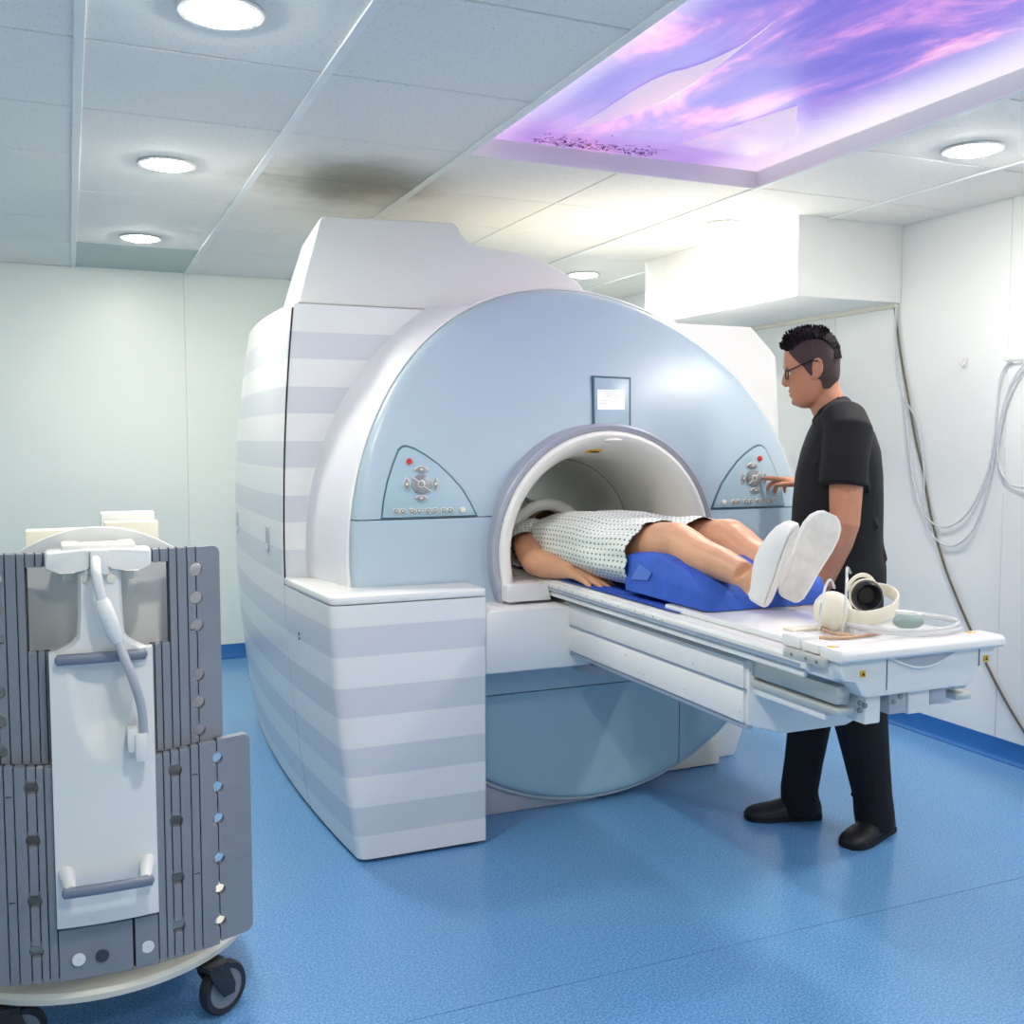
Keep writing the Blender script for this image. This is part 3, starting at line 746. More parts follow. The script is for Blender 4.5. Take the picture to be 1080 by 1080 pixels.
# table top
topo = MB().prism([(1.505, 0.800), (1.505, 0.842), (1.53, 0.846), (1.94, 0.846), (1.965, 0.842), (1.965, 0.800), (1.90, 0.785), (1.57, 0.785)], lambda a, b: (a, 1.745, b), lambda a, b: (a, 4.55, b)).build('table_top', 'white', tb_, bevel=0.003)
for sgn in (-1, 1):
    xo = BX+sgn*0.238
    f = lambda a: BX+sgn*a
    rl = MB().prism([(f(0.226), 0.838), (f(0.240), 0.838), (f(0.246), 0.829), (f(0.246), 0.812), (f(0.238), 0.806), (f(0.226), 0.806)], lambda a, b: (a, 1.80, b), lambda a, b: (a, 4.5, b)).build('side_rail', 'ruler', topo, bevel=0.001)
    MB().box(min(f(0.2445), f(0.2475)), max(f(0.2445), f(0.2475)), 1.82, 4.5, 0.815, 0.8215).build('rail_stripe', 'slate', rl, smooth=0)
    MB().box(min(f(0.225), f(0.236)), max(f(0.225), f(0.236)), 1.82, 4.5, 0.789, 0.804).build('rail_under', 'white', rl, bevel=0.002)
    if sgn < 0:
        for k in range(22):
            y = 2.40+k*0.05; MB().box(1.4878, 1.4895, y, y+0.0022, 0.823, 0.8295 if k % 2 else 0.827).build('ruler_tick', 'tick', rl, smooth=0)
MB().box(1.520, 1.952, 1.735, 2.44, 0.846, 0.862).build('foot_plate', 'white_gloss', topo, bevel=0.004)
# end piece with hand hold
eb = MB().prism([(1.70, 0.842), (1.694, 0.848), (1.694, 0.862), (1.702, 0.870), (1.77, 0.870), (1.77, 0.842)], lambda a, b: (1.50, a, b), lambda a, b: (1.975, a, b)).build('end_bar', 'white', tb_, bevel=0.003)
ep = MB().prism([(1.505, 0.842), (1.52, 0.80), (1.555, 0.793), (1.572, 0.765), (1.585, 0.757), (1.885, 0.757), (1.90, 0.765), (1.915, 0.80), (1.955, 0.808), (1.97, 0.842)], lambda a, b: (a, 1.715, b), lambda a, b: (a, 1.78, b)).build('end_panel', 'white', tb_, bevel=0.004)
hh = [(1.645+0.20*k/16, 0.842-0.030*math.sin(PI*k/16)) for k in range(17)]
MB().prism(hh, lambda a, b: (a, 1.7125, b), lambda a, b: (a, 1.74, b)).build('hand_hold', 'grey_plate', ep, smooth=0)
MB().tube([(a, 1.7115, b) for a, b in hh], 0.0028, 8).build('hand_hold_lip', 'white_gloss', ep)
for x in (at(936, 700, Y=1.7135).x, at(1033, 694, Y=1.7135).x):
    MB().box(x-0.0009, x+0.0009, 1.7135, 1.717, 0.77 if x < 1.7 else 0.80, 0.842).build('end_joint', 'gap_tile', ep, smooth=0) 
for pxy in ((910.5, 711), (1040.5, 694.5)):
    p = at(*pxy, Y=1.7125); lbq = MB().box(p.x-0.007, p.x+0.007, 1.7125, 1.716, p.z-0.007, p.z+0.007).build('warning_label', 'yellow', ep, smooth=0)
    MB().prism([(p.x-0.0045, p.z-0.0035), (p.x+0.0045, p.z-0.0035), (p.x, p.z+0.0045)], lambda a, b: (a, 1.7118, b), lambda a, b: (a, 1.7128, b)).build('warning_triangle', 'ink', lbq, smooth=0)
for pxy in ((881, 682.5), (1026, 667)):
    p = at(*pxy, Z=0.8705); MB().prism([(p.x-0.012, p.y-0.004), (p.x+0.012, p.y), (p.x-0.010, p.y+0.016)], lambda a, b: (a, b, 0.8695), lambda a, b: (a, b, 0.8712)).build('warning_label', 'yellow', eb, smooth=0)
for x0, x1, z0, z1, m_ in ((1.60, 1.645, 0.69, 0.757, 'white'), (1.67, 1.72, 0.705, 0.757, 'grey_plate'), (1.725, 1.79, 0.70, 0.757, 'white'), (1.79, 1.84, 0.715, 0.757, 'grey_plate')):
    MB().box(x0, x1, 1.735, 1.80, z0, z1).build('bracket', m_, tb_, bevel=0.005)
for x, z in ((1.585, 0.742), (1.598, 0.735), (1.585, 0.725), (1.68, 0.735), (1.70, 0.745)):
    b = MB(); b.lathe([(0.0002, -0.001), (0.006, -0.001), (0.006, 0.004)], (x, 1.733, z), (0, 1, 0), 12); b.build('bolt', 'steel', tb_)
# clips and brackets along the near edge
for pxa, pxb, h in ((827, 846, 0.016), (848, 866, 0.010)):
    a = at(pxa, 690, X=1.515); b = at(pxb, 690, X=1.515)
    MB().box(1.507, 1.565, min(a.y, b.y), max(a.y, b.y), 0.846, 0.846+h+0.012).build('edge_clip', 'white', topo, bevel=0.004)
MB().box(1.488, 1.50, 1.74, 1.88, 0.826, 0.846).build('edge_bracket', 'rail', topo, bevel=0.002)
for y in (1.765, 1.80, 1.85):
    b = MB(); b.lathe([(0.0002, -0.001), (0.004, -0.001), (0.004, 0.002)], (1.4875, y, 0.836), (1, 0, 0), 10); b.build('bolt', 'steel', topo)
MB().prism([(2.60, 1.788), (2.64, 1.776), (2.765, 1.665), (2.755, 1.65), (2.60, 1.765)], lambda a, b: (a, 3.59, b), lambda a, b: (a, 4.87, b)).build('corner_cover', 'white', sc, smooth=30)
# ================================================================== COIL CART (left foreground)
CXC = 0.05
def cartY(x): return 2.265+0.75*(x-CXC)**2
def cw(px, py, off=0.0):
    y = 2.27
    for _ in range(10): p = at(px, py, Y=y-off); y = cartY(p.x)
    return at(px, py, Y=y-off)
cart = thing('trolley', (CXC, 2.6, 0), 'white trolley on black casters holding grey imaging coil panels, left foreground', 'trolley')
b = MB(); b.lathe([(0.001, 0.135), (0.34, 0.135), (0.353, 0.142), (0.355, 0.155), (0.349, 0.165), (0.001, 0.165)], (CXC-0.012, 2.61, 0), (0, 0, 1), 64); b.build('base_plate', 'white_warm', cart)
arc = [(CXC-0.235, 0.165)]+[(CXC-0.235+0.47*k/24, 1.136-2.1*(-0.235+0.47*k/24)**2) for k in range(25)]+[(CXC+0.235, 0.165)]
MB().prism(arc, lambda a, b: (a, cartY(a)+0.075, b), lambda a, b: (a, cartY(a)+0.088, b)).build('back_board', 'white', cart, bevel=0.003)
for sx in (-0.2, 0.2):
    MB().box(CXC+sx-0.025, CXC+sx+0.025, 2.42, 2.75, 0.165, 0.95).build('upright', 'white', cart, bevel=0.006)
MB().box(CXC-0.25, CXC+0.25, 2.45, 2.80, 0.93, 0.955).build('shelf', 'white', cart, bevel=0.004)
for cx, cy, ang in ((0.292, 2.36, 0.55), (-0.135, 2.34, 0.35), (0.24, 2.83, 0.5), (-0.15, 2.83, 0.2)):
    A = Vector((math.cos(ang), math.sin(ang), 0)); S = Vector((-math.sin(ang), math.cos(ang), 0))     # S: axle
    c = Vector((cx, cy, 0.061))
    fo = MB()
    fo.lathe([(0.001, 0.135), (0.03, 0.135), (0.03, 0.12), (0.001, 0.12)], (cx-A.x*0.03, cy-A.y*0.03, 0), (0, 0, 1), 20)
    for q in (-1, 1):
        base = c+S*(q*0.020)
        P = [base+A*x+Vector((0, 0, z)) for x, z in ((-0.015, -0.012), (0.015, -0.012), (0.018, 0.01), (-0.005, 0.066), (-0.055, 0.066), (-0.05, 0.045))]
        fo.rings([P, [p+S*(q*0.006) for p in P]])
    P = [c+A*x+Vector((0, 0, 0.058))+S*y for x, y in ((-0.055, -0.026), (0.0, -0.026), (0.0, 0.026), (-0.055, 0.026))]
    fo.rings([P, [p+Vector((0, 0, 0.012)) for p in P]])
    f_ = fo.build('caster_fork', 'tyre', cart, bevel=0.002)
    wv = MB(); wv.lathe([(0.044, -0.013), (0.056, -0.014), (0.061, -0.006), (0.061, 0.006), (0.056, 0.014), (0.044, 0.013)], c, S, 36); wv.build('caster_wheel', 'tyre', f_)
    hv = MB(); hv.lathe([(0.001, -0.012), (0.030, -0.010), (0.045, -0.0125), (0.045, 0.0125), (0.030, 0.010), (0.001, 0.012)], c, S, 28); hv.build('wheel_hub', 'hub', f_)

coil = thing('imaging_coil', (CXC, 2.27, 0.2), 'grey slotted imaging coil with white spine plate and cable hung on the trolley', 'MRI coil')
def strip_part(xl, xr, z0, z1, holes, par, off=0.0, th=0.022, rcorner=0.0, m='coil_grey', side=1, topf=None, botf=None):
    """one slat between two slits; round holes bite into its edges or cut it through"""
    zs = {z0, z1}
    for hx, hz, hr in holes:
        if xl-hr < hx < xr+hr:
            for k in range(13):
                z = hz+hr*math.sin(PI*(k/12-0.5))
                if z0 < z < z1: zs.add(z)
    for k in range(7):
        if rcorner: zs.add(z0+rcorner*(1-math.cos(PI/2*k/6))); zs.add(z1-rcorner*(1-math.cos(PI/2*k/6)))
    for k in range(1, 8): zs.add(z0+(z1-z0)*k/8)
    segs = [[]]
    for z in sorted(zs):
        a, b = xl, xr; ok = True
        for hx, hz, hr in holes:
            d = hr*hr-(z-hz)**2
            if d <= 1e-9: continue
            h = math.sqrt(d)
            if hx-h <= a+0.001 and hx+h >= b-0.001: ok = False
            elif hx-h <= a < hx+h: a = hx+h
            elif hx-h < b <= hx+h: b = hx-h
        if rcorner:
            e = max(0, (z0+rcorner-z), (z-(z1-rcorner)))
            cut_ = rcorner-math.sqrt(max(0, rcorner**2-e*e))
            if side > 0: b -= cut_
            else: a += cut_
        if ok and b-a > 0.0005: segs[-1].append((z, a, b))
        elif segs[-1]: segs.append([])
    for sg in segs:
        if len(sg) < 2: continue
        bb = MB(); R = []
        for z, a, b in sg:
            R.append([Vector((a, cartY(a)-off, z)), Vector((b, cartY(b)-off, z)), Vector((b, cartY(b)-off+th, z)), Vector((a, cartY(a)-off+th, z))])
        if botf:
            pass
        bb.rings(R); bb.build('slat', m, par, bevel=0.0012, seg=1, smooth=30)
GP = 0.0010
HR = 0.0137
def X_(px, py): return cw(px, py).x
for side in (1, -1):
    mx = (lambda x: x) if side > 0 else (lambda x: 2*CXC-x)
    def sl(xa, xb, z0, z1, holes, par, **k):
        off = k.get('off', 0.0)
        zc = [z0]
        for h in sorted(holes, key=lambda h: h[1]):
            if abs(h[0]-xa) < h[2]+0.004 and z0 < h[1] < z1: zc += [h[1]-h[2]-0.001, h[1]+h[2]+0.001]
        zc.append(z1)
        for q in range(0, len(zc)-1, 2):
            if zc[q+1] > zc[q]: MB().box(mx(xa)-0.0035, mx(xa)+0.0035, cartY(mx(xa))-off+0.016, cartY(mx(xa))-off+0.024, zc[q], zc[q+1]).build('slit_backing', 'coil_dark', par, smooth=0)
        a, b = sorted((mx(xa), mx(xb))); strip_part(a+GP, b-GP, z0, z1, [(mx(h[0]), h[1], h[2]) for h in holes], par, side=side, **k)
    ZT = 1.090
    up = MB().box(*sorted((mx(0.190), mx(0.200))), 2.31, 2.314, 0.70, 0.88).build('upper_panel', 'coil_dark', coil, smooth=0)
    xs = [CXC+0.1, 0.155, 0.170, 0.1885, 0.205, 0.2265, 0.2455, 0.2985]
    uh = [(0.2455, cw(208, py).z, HR) for py in (600.4, 630.7, 660, 712.4, 741.7, 771)]
    sl(xs[5], xs[6], 0.655, ZT, uh, up); sl(xs[6], xs[7], 0.655, ZT-0.001, uh, up, rcorner=0.016); sl(xs[4], xs[5], 0.655, ZT, uh, up)
    sl(xs[3], xs[4], 0.655, ZT, uh, up)
    for i in (0, 1, 2):
        sl(xs[i], xs[i+1], 1.062, ZT, [], up); sl(xs[i], xs[i+1], 0.655, 0.888, [], up)
    # lower flap
    lo = MB().box(*sorted((mx(0.152), mx(0.162))), 2.27, 2.274, 0.30, 0.60).build('lower_panel', 'coil_dark', coil, smooth=0)
    xs = [0.148, 0.165, 0.180, 0.1985, 0.2215, 0.240, 0.279, 0.356]
    ha = [(0.5*(xs[2]+xs[3]), cw(px, py, 0.03).z, HR*1.02) for px, py in ((185, 813), (188, 866), (191, 926), (193.7, 976))]
    hb_ = [(xs[6], cw(px, py, 0.03).z, HR*0.95) for px, py in ((229.5, 800), (231.5, 830.6), (233, 863.5), (235.4, 905), (237, 937), (239, 970))]
    for i in range(7):
        zt = 0.655+0.016*(xs[i]-0.15)/0.2
        sl(xs[i], xs[i+1], 0.205 + 0.02*max(0, (xs[i]-0.25)/0.1), zt, ha+hb_, lo, off=0.03, rcorner=0.018 if i == 6 else 0.0)
    z9 = 0.312
    x9 = (0.0995 if side > 0 else 0.0035)
    sl(x9, xs[0], 0.203, z9, [(0.118, 0.250, 0.0001)], lo, off=0.03)
    for hx, mm in (((0.125 if side > 0 else 0.11), 'white'), ) + (((0.065, 'coil_dark'),) if side < 0 else ()):
        d = MB(); d.lathe([(0.001, -0.0008), (HR*0.95, -0.0008), (HR*0.95, 0.004)], (mx(hx), cartY(hx)-0.03, 0.246), (0, 1, 0), 24); d.build('round_plug', mm, lo)
    for (zz, xx) in ((0.91, 0.2355), (0.60, 0.2305), (0.38, 0.2305)):
        MB().box(*sorted((mx(xx-0.006), mx(xx+0.006))), cartY(xx)-(0.0315 if zz < 0.65 else 0.0015), cartY(xx), zz-0.001, zz+0.001).build('mould_mark', 'coil_dark', lo if zz < 0.65 else up, smooth=0)

# white spine plate with a scooped front
SZ0 = at(118, 972, Y=2.222).z; SZ1 = at(103, 687, Y=2.222).z
def spine(u, v):
    z = SZ0+(SZ1-SZ0)*v; x = CXC-0.0985+0.197*u
    y = 2.222+0.75*(x-CXC)**2
    s = 0.0
    t = (SZ1-0.03-z)/0.20
    if 0 < t < 1:
        hw = 0.062*math.sqrt(max(0, 1-t**1.8)); d = abs(x-CXC-0.0)
        if d < hw: s = 0.028*(1-(d/hw)**2)*min(1, (1-t)*2.5)
    return (x, y+s, z)
pb = grid(frange(0, 1, 40), frange(0, 1, 70), spine)
pm = pb.mesh('spine_plate'); bm = bmesh.new(); bm.from_mesh(pm)
if sum(f.normal.y for f in bm.faces) > 0: bmesh.ops.reverse_faces(bm, faces=bm.faces[:])
bm.to_mesh(pm); bm.free(); solid(pm, (0, 0.03, 0))
plate_o = link('spine_plate', pm, 'white', coil, 40)
nk = MB(); R = []
for z, hw in ((SZ1-0.015, 0.098), (SZ1, 0.085), (SZ1+0.015, 0.058), (0.92, 0.046), (0.96, 0.043), (1.03, 0.041), (1.065, 0.041)):
    R.append([Vector((CXC-hw, 2.235, z)), Vector((CXC-hw*0.85, 2.222, z)), Vector((CXC+hw*0.85, 2.222, z)), Vector((CXC+hw, 2.235, z)), Vector((CXC+hw, 2.26, z)), Vector((CXC-hw, 2.26, z))])
nk.rings(R); nk.build('neck', 'white', plate_o, smooth=50)
# hook bracket with two wings
for s in (-1, 1):
    wing = [(0.013, 1.062), (0.013, 1.102), (0.03, 1.1), (0.1, 1.098), (0.1, 1.062), (0.075, 1.055), (0.045, 1.055), (0.026, 1.058)]
    MB().prism([(CXC+s*a, b) for a, b in wing], lambda a, b: (a, 2.19+0.03*min(1, abs(abs(a-CXC)-0.06)/0.04), b), lambda a, b: (a, 2.285, b)).build('hook_wing', 'white_gloss', plate_o, bevel=0.005)
    MB().box(CXC+s*0.055-0.016, CXC+s*0.055+0.016, 2.27, 2.34, 1.03, 1.108).build('hook_block', 'white_warm', plate_o, bevel=0.004)
MB().box(CXC-0.07, CXC+0.07, 2.235, 2.30, 1.07, 1.109).build('hook_bridge', 'white', plate_o, bevel=0.005)
MB().box(CXC-0.017, CXC+0.017, 2.20, 2.24, 1.05, 1.1).build('cable_clamp', 'white', plate_o, bevel=0.003)
for s in (-1, 1):
    b = MB(); b.lathe([(0.001, -0.003), (0.009, -0.002), (0.010, 0.004)], (CXC+s*0.022, 2.218, 1.040), (0, 1, 0), 16); b.build('clamp_screw', 'white_warm', plate_o)
def handle(z0, zoff, yb_=2.172, mounts=True):
    hp_ = [Vector((CXC+x, yb_+0.5*x*x, z0+zoff*x)) for x in frange(-0.083, 0.083, 12)]
    hb = MB()
    hb.tube([hp_[0]+(hp_[0]-hp_[1])*0.3]+hp_+[hp_[-1]+(hp_[-1]-hp_[-2])*0.3], [(0.004, 0.004)]+[(0.0115, 0.008)]*len(hp_)+[(0.004, 0.004)], 14)
    o = hb.build('handle', 'handle_grey', plate_o)
    for s in ((-1, 1) if mounts else ()):
        e = hp_[0] if s < 0 else hp_[-1]
        MB().tube([e+Vector((-s*0.012, 0.0, 0.002)), e+Vector((-s*0.008, 0.03, 0.012)), e+Vector((-s*0.004, 0.06, 0.018))], [(0.014, 0.012), (0.016, 0.014), (0.02, 0.018)], 12).build('handle_mount', 'white', o)
handle(at(105, 694, Y=2.205).z, 0.0, 2.21, False); handle(at(116, 934, Y=2.18).z, 0.0)
# cable
def cc(px, py, y): return at(px, py, Y=y)
c1 = catmull([cc(101, 588, 2.215), cc(101, 600, 2.17), cc(104, 618, 2.165), cc(108, 636, 2.17)], 6)
MB().tube(c1, 0.0098, 12).build('cable', 'white', plate_o)
c2 = [cc(107, 632, 2.17), cc(108.5, 637, 2.17), cc(115, 653, 2.172), cc(122, 670, 2.178), cc(124.5, 677, 2.18)]
MB().tube(c2, [0.0115, 0.0155, 0.0165, 0.0155, 0.0105], 16).build('cable_sleeve', 'white_gloss', plate_o)
c3 = catmull([cc(124, 675, 2.18), cc(132, 696, 2.168), cc(141, 718, 2.165), cc(149, 745, 2.175), cc(151.5, 775, 2.185)], 6)
MB().tube(c3, 0.0093, 12).build('cable', 'cable_grey', plate_o)
p = cc(149, 786, 2.185)
MB().box(p.x-0.012, p.x+0.012, p.y-0.012, p.y+0.02, p.z-0.032, p.z+0.028).build('plug', 'white', plate_o, bevel=0.004)
MB().box(p.x-0.026, p.x-0.006, p.y-0.006, p.y+0.035, p.z-0.012, p.z+0.036).build('plug_holder', 'white', plate_o, bevel=0.003)

# foam pads behind the trolley's board
def pad(name, pxa, pxb, ya, yb_, Y, dy, m, label, tilt=0.0):
    a = at(pxa, ya, Y=Y); b = at(pxb, yb_, Y=Y)
    z0 = 0.955
    bx = MB(); bx.box(a.x, b.x, Y, Y+dy, z0, max(a.z, b.z))
    o = bx.build(name, m, None, bevel=0.004, seg=2)
    return tag(o, label, 'foam pad', 'foam pads on the trolley')
pad('foam_pad', 106, 163, 541, 541, 2.56, 0.05, 'foam_white', 'white foam pad standing upright behind the trolley board')
pad('foam_pad', 110, 167, 551, 551, 2.50, 0.045, 'foam', 'cream foam pad just in front of the upright white pad')
pad('foam_pad', 26, 95, 560, 560, 2.66, 0.06, 'foam', 'cream foam pad at the left behind the trolley board')

# ================================================================== ON THE TABLE
def sheet():
    us = frange(1.513, 1.957, 26); vs = frange(2.36, 3.5, 60)
    rg = random.Random(2)
    def f(x, y):
        e = min(x-1.513, 1.957-x)
        return (x, y, 0.8515+0.0012*math.sin(y*31+x*20)*math.sin(x*17)) if y > 2.45 or True else None
    b = grid(us, vs, f); me = b.mesh('bed_sheet')
    bm = bmesh.new(); bm.from_mesh(me); bmesh.ops.solidify(bm, geom=bm.faces[:], thickness=0.002); bm.to_mesh(me); bm.free()
    o = link('bed_sheet', me, 'sheet'); return tag(o, 'flat blue sheet covering the table top beneath the patient', 'sheet')
sheet()
# leg cushion: bolster across the table, wrapped in blue cloth
cu = MB(); R = []
prf = [(2.262, 0.864), (2.262, 0.90), (2.275, 0.925), (2.31, 0.945), (2.37, 0.968), (2.44, 0.985), (2.52, 0.992), (2.60, 0.990), (2.66, 0.98), (2.70, 0.968), (2.708, 0.94), (2.702, 0.90), (2.70, 0.866)]
rg = random.Random(5)
def pinch(y, z, x):
    e = min(1, (min(x-1.535, 1.945-x))/0.03); e = max(0, e)
    k = 0.93+0.07*math.sqrt(e)
    yc, zc = 2.48, 0.90
    w_ = 0.003*math.sin(x*70+y*40)+0.002*math.sin(x*131-z*90)
    return Vector((x, yc+(y-yc)*k+w_*0.5, max(0.863, zc+(z-zc)*k+(w_ if z > 0.87 else 0))))
fine = []
for i in range(len(prf)):
    a = prf[i]; b = prf[(i+1) % len(prf)]
    for t in (0, 0.33, 0.66): fine.append((a[0]+(b[0]-a[0])*t, a[1]+(b[1]-a[1])*t))
for x in [1.535, 1.538, 1.545, 1.556, 1.57]+frange(1.6, 1.88, 12)+[1.91, 1.924, 1.935, 1.942, 1.945]:
    R.append([pinch(y, z, x) for y, z in fine])
cu.rings(R); co = cu.build('leg_cushion', 'cushion', None, smooth=60)
tag(co, 'blue wrapped bolster cushion under the patient\'s lower legs', 'cushion')
tp = [at(665, 611, X=1.531), at(674, 594, X=1.531), at(687, 604, X=1.531), at(683, 612, X=1.531)]
MB().rings([tp, [q+Vector((0.004, 0, 0)) for q in tp]]).build('tape', 'tape', co, smooth=0)

# headphones
hd = thing('headphones', at(890, 665, Z=0.8645), 'cream headphones with a black ear pad lying at the table end', 'headphones')
ca = at(879, 644, Z=0.912); cb_ = at(912, 627, Z=0.915)
axn = Vector((-0.25, -0.95, 0.18)).normalized()
def cup(c, ax, name, r, m, pr):
    b = MB(); b.lathe([(rr*r, h) for rr, h in pr], c, ax, 36); return b.build(name, m, hd)
cup(ca, axn, 'ear_cup', 0.047, 'cream', [(0.001, 0.026), (0.4, 0.025), (0.75, 0.019), (0.95, 0.008), (1.0, -0.004), (0.97, -0.014), (0.9, -0.02), (0.001, -0.02)])
cup(ca-axn*0.02, axn, 'ear_pad', 0.040, 'pad_black', [(0.55, 0.0), (0.95, 0.002), (1.0, -0.006), (0.92, -0.014), (0.7, -0.016), (0.55, -0.006)])
ax2 = Vector((0.35, 0.92, 0.05)).normalized()
cup(cb_, ax2, 'ear_cup', 0.043, 'cream', [(0.001, 0.024), (0.4, 0.023), (0.75, 0.017), (0.95, 0.008), (1.0, -0.002), (1.03, -0.006), (1.0, -0.012), (0.001, -0.01)])
cup(cb_-ax2*0.012, ax2, 'ear_pad', 0.041, 'pad_black', [(0.001, 0.002), (0.5, 0.0), (0.6, -0.006), (0.8, -0.018), (0.95, -0.012), (1.0, 0.0)])
e1 = ca-axn*0.004; e2 = cb_+ax2*0.008
bandp = catmull([e1+Vector((0.02, -0.01, 0.0)), at(905, 652, Z=0.898), at(925, 650, Z=0.896), at(942, 643, Z=0.896), at(947, 633, Z=0.90), at(940, 625, Z=0.905), at(925, 621, Z=0.91), e2+Vector((0.02, 0.0, 0.005))], 8)
bd = MB(); R = []
for i, p in enumerate(bandp):
    t = (bandp[min(i+1, len(bandp)-1)]-bandp[max(i-1, 0)]).normalized(); nrm = t.cross(Vector((0, 0, 1))).normalized(); z = Vector((0, 0, 1))
    hw = 0.017
    R.append([p-nrm*0.003-z*hw, p+nrm*0.003-z*hw, p+nrm*0.003+z*hw, p-nrm*0.003+z*hw])
bd.rings(R); bd.build('headband', 'cream', hd, bevel=0.001)
MB().box(ca.x-0.014, ca.x+0.014, ca.y-0.01, ca.y+0.02, 0.863, 0.88).build('tube_socket', 'cream', hd, bevel=0.003)
yk = MB(); yk.tube([cb_+Vector((math.cos(t)*0.05, 0.012, math.sin(t)*0.05)) for t in frange(-0.3, 2.9, 16)], [(0.006, 0.004)]*17, 8); yk.build('yoke', 'cream', hd)
# air tubes of the headphones
at1 = catmull([at(864, 664, Z=0.868), at(866, 640, Y=1.80), at(871, 618, Y=1.83), at(876, 611.5, Y=1.86), at(880, 620, Y=1.88)], 8)
MB().tube(at1, 0.0032, 8).build('air_tube', 'hose_clear', hd)
at2 = catmull([at(888, 668, Z=0.868), at(891, 645, Y=1.80), at(893, 615, Y=1.82), at(893.5, 599, Y=1.86), at(897, 604, Y=1.93)], 8)
MB().tube(at2, 0.0032, 8).build('air_tube', 'hose_clear', hd)
# coils of clear hose
hs = MB(); pts = []
c0 = Vector((1.835, 1.872, 0.0))
for k in range(3*36+1):
    a = 2*PI*k/36+2.2; r = 0.128+0.012*math.sin(k*0.11)+0.004*(k//36)
    pts.append(Vector((c0.x+1.05*r*math.cos(a), c0.y+0.92*r*math.sin(a)*0.95, 0.876+0.004*(k/36.0)+0.0015*math.sin(k*0.5))))
st_ = catmull([at(900, 668, Z=0.870), at(893, 655, Z=0.874), pts[0]], 6)[:-1]
hs.tube(st_+pts, 0.0045, 8)
tag(hs.build('clear_hose', 'hose_clear'), 'coil of clear plastic hose lying on the table end', 'hose')
bb = MB(); bc = at(958, 655, Z=0.893)
bb.tube([bc+Vector((0.034*k, -0.012*k, 0)) for k in (-1, -0.9, -0.6, -0.2, 0.2, 0.6, 0.9, 1)], [0.004, 0.010, 0.0165, 0.0185, 0.0185, 0.0165, 0.011, 0.004], 18)
o = bb.build('squeeze_bulb', 'bulb'); tag(o, 'grey-green rubber squeeze bulb inside the clear hose coil', 'bulb')
tc_ = catmull([at(840, 667, Z=0.867), at(860, 672, Z=0.867), at(890, 672.5, Z=0.867), at(920, 669, Z=0.867), at(934, 664, Z=0.868), at(915, 661, Z=0.868), at(880, 658, Z=0.868), at(868, 662, Z=0.868), at(878, 668, Z=0.871), at(900, 670, Z=0.871)], 8)
tag(MB().tube(tc_, 0.004, 8).build('tan_tube', 'tan_cable'), 'tan rubber tube curled beneath the headphones', 'tube')
lp = [at(832, 664, Z=0.8635), at(850, 668, Z=0.8635)]
MB().box(lp[0].x-0.01, lp[0].x+0.09, lp[0].y-0.03, lp[0].y+0.01, 0.8622, 0.868).build('strap_buckle', 'cream', None, bevel=0.002)
tag(bpy.data.objects['strap_buckle'], 'small cream strap plate left of the headphones on the table', 'strap')

# head coil in the bore
hc = thing('head_coil', (BX-0.02, 3.70, 0.846), 'white birdcage head coil round the patient\'s head inside the bore', 'head coil')
hx, hy, hz = BX-0.03, 3.66, 0.95
for k, (yy, rr) in enumerate(((3.60, 0.150), (3.90, 0.145))):
    arcp = [Vector((hx+rr*math.cos(a), yy, 0.93+(rr-0.01)*math.sin(a))) for a in frange(-0.5, PI+0.5, 28)]
    MB().tube(arcp, [(0.016, 0.022)]*29, 10, up=(0, 1, 0)).build('end_ring', 'white', hc)
for a in (0.15, 0.75, 1.2, 1.95, 2.4, 3.0):
    q = Vector((hx+0.149*math.cos(a), 0, 0.93+0.14*math.sin(a)))
    MB().tube([(q.x, 3.60, q.z), (q.x, 3.90, q.z)], [(0.012, 0.02)]*2, 10).build('rung', 'white', hc)
MB().box(hx-0.16, hx+0.16, 3.56, 3.95, 0.8465, 0.866).build('coil_base', 'white', hc, bevel=0.005)
MB().box(hx-0.205, hx-0.155, 3.60, 3.80, 0.85, 0.99).build('coil_housing', 'bore', hc, bevel=0.012)
MB().box(hx-0.207, hx-0.16, 3.594, 3.602, 0.89, 0.965).build('coil_port', 'dark', hc, bevel=0.004)

# ================================================================== ON THE RIGHT WALL
WX = XR-0.012
wc = catmull([at(x, y, X=WX) for x, y in ((943, 318), (946, 345), (950, 375), (958, 420), (966, 465), (974, 500), (982, 545), (994, 590), (1008, 628), (1024, 665), (1044, 708), (1062, 742), (1082, 775))], 6)
tag(MB().tube(wc, 0.0052, 8).build('wall_cable', 'wall_cable'), 'dark olive cable hanging down the right wall from the duct', 'cable')
def zz(l, k=4.157): return [at(940+x/k, 360+y/k, X=WX-0.006) for x, y in l]
hoses = (([(20, -150), (20, 0), (28, 110), (55, 240), (70, 420), (100, 640), (150, 765), (230, 815), (330, 760), (410, 610), (445, 470), (462, 300), (480, 160), (520, 90), (580, 80), (640, 84)], 'pale blue hose in a deep loop beside the dark wall cable'),
         ([(55, 250), (110, 350), (140, 520), (150, 780), (190, 862), (260, 897), (330, 862), (385, 770), (440, 560), (468, 400), (500, 260), (545, 150), (600, 90), (650, 70)], 'pale blue hose in the lower loop on the right wall'),
         ([(650, 60), (580, 120), (530, 205), (490, 330), (466, 480), (480, 570), (520, 622), (580, 642), (650, 640)], 'pale clear hose loop at the right edge below the hooks'))
for l, lab in hoses:
    tag(MB().tube(catmull(zz(l), 6), 0.0045, 8).build('wall_hose', 'hose_blue'), lab, 'hose', 'hoses hung on the right wall')
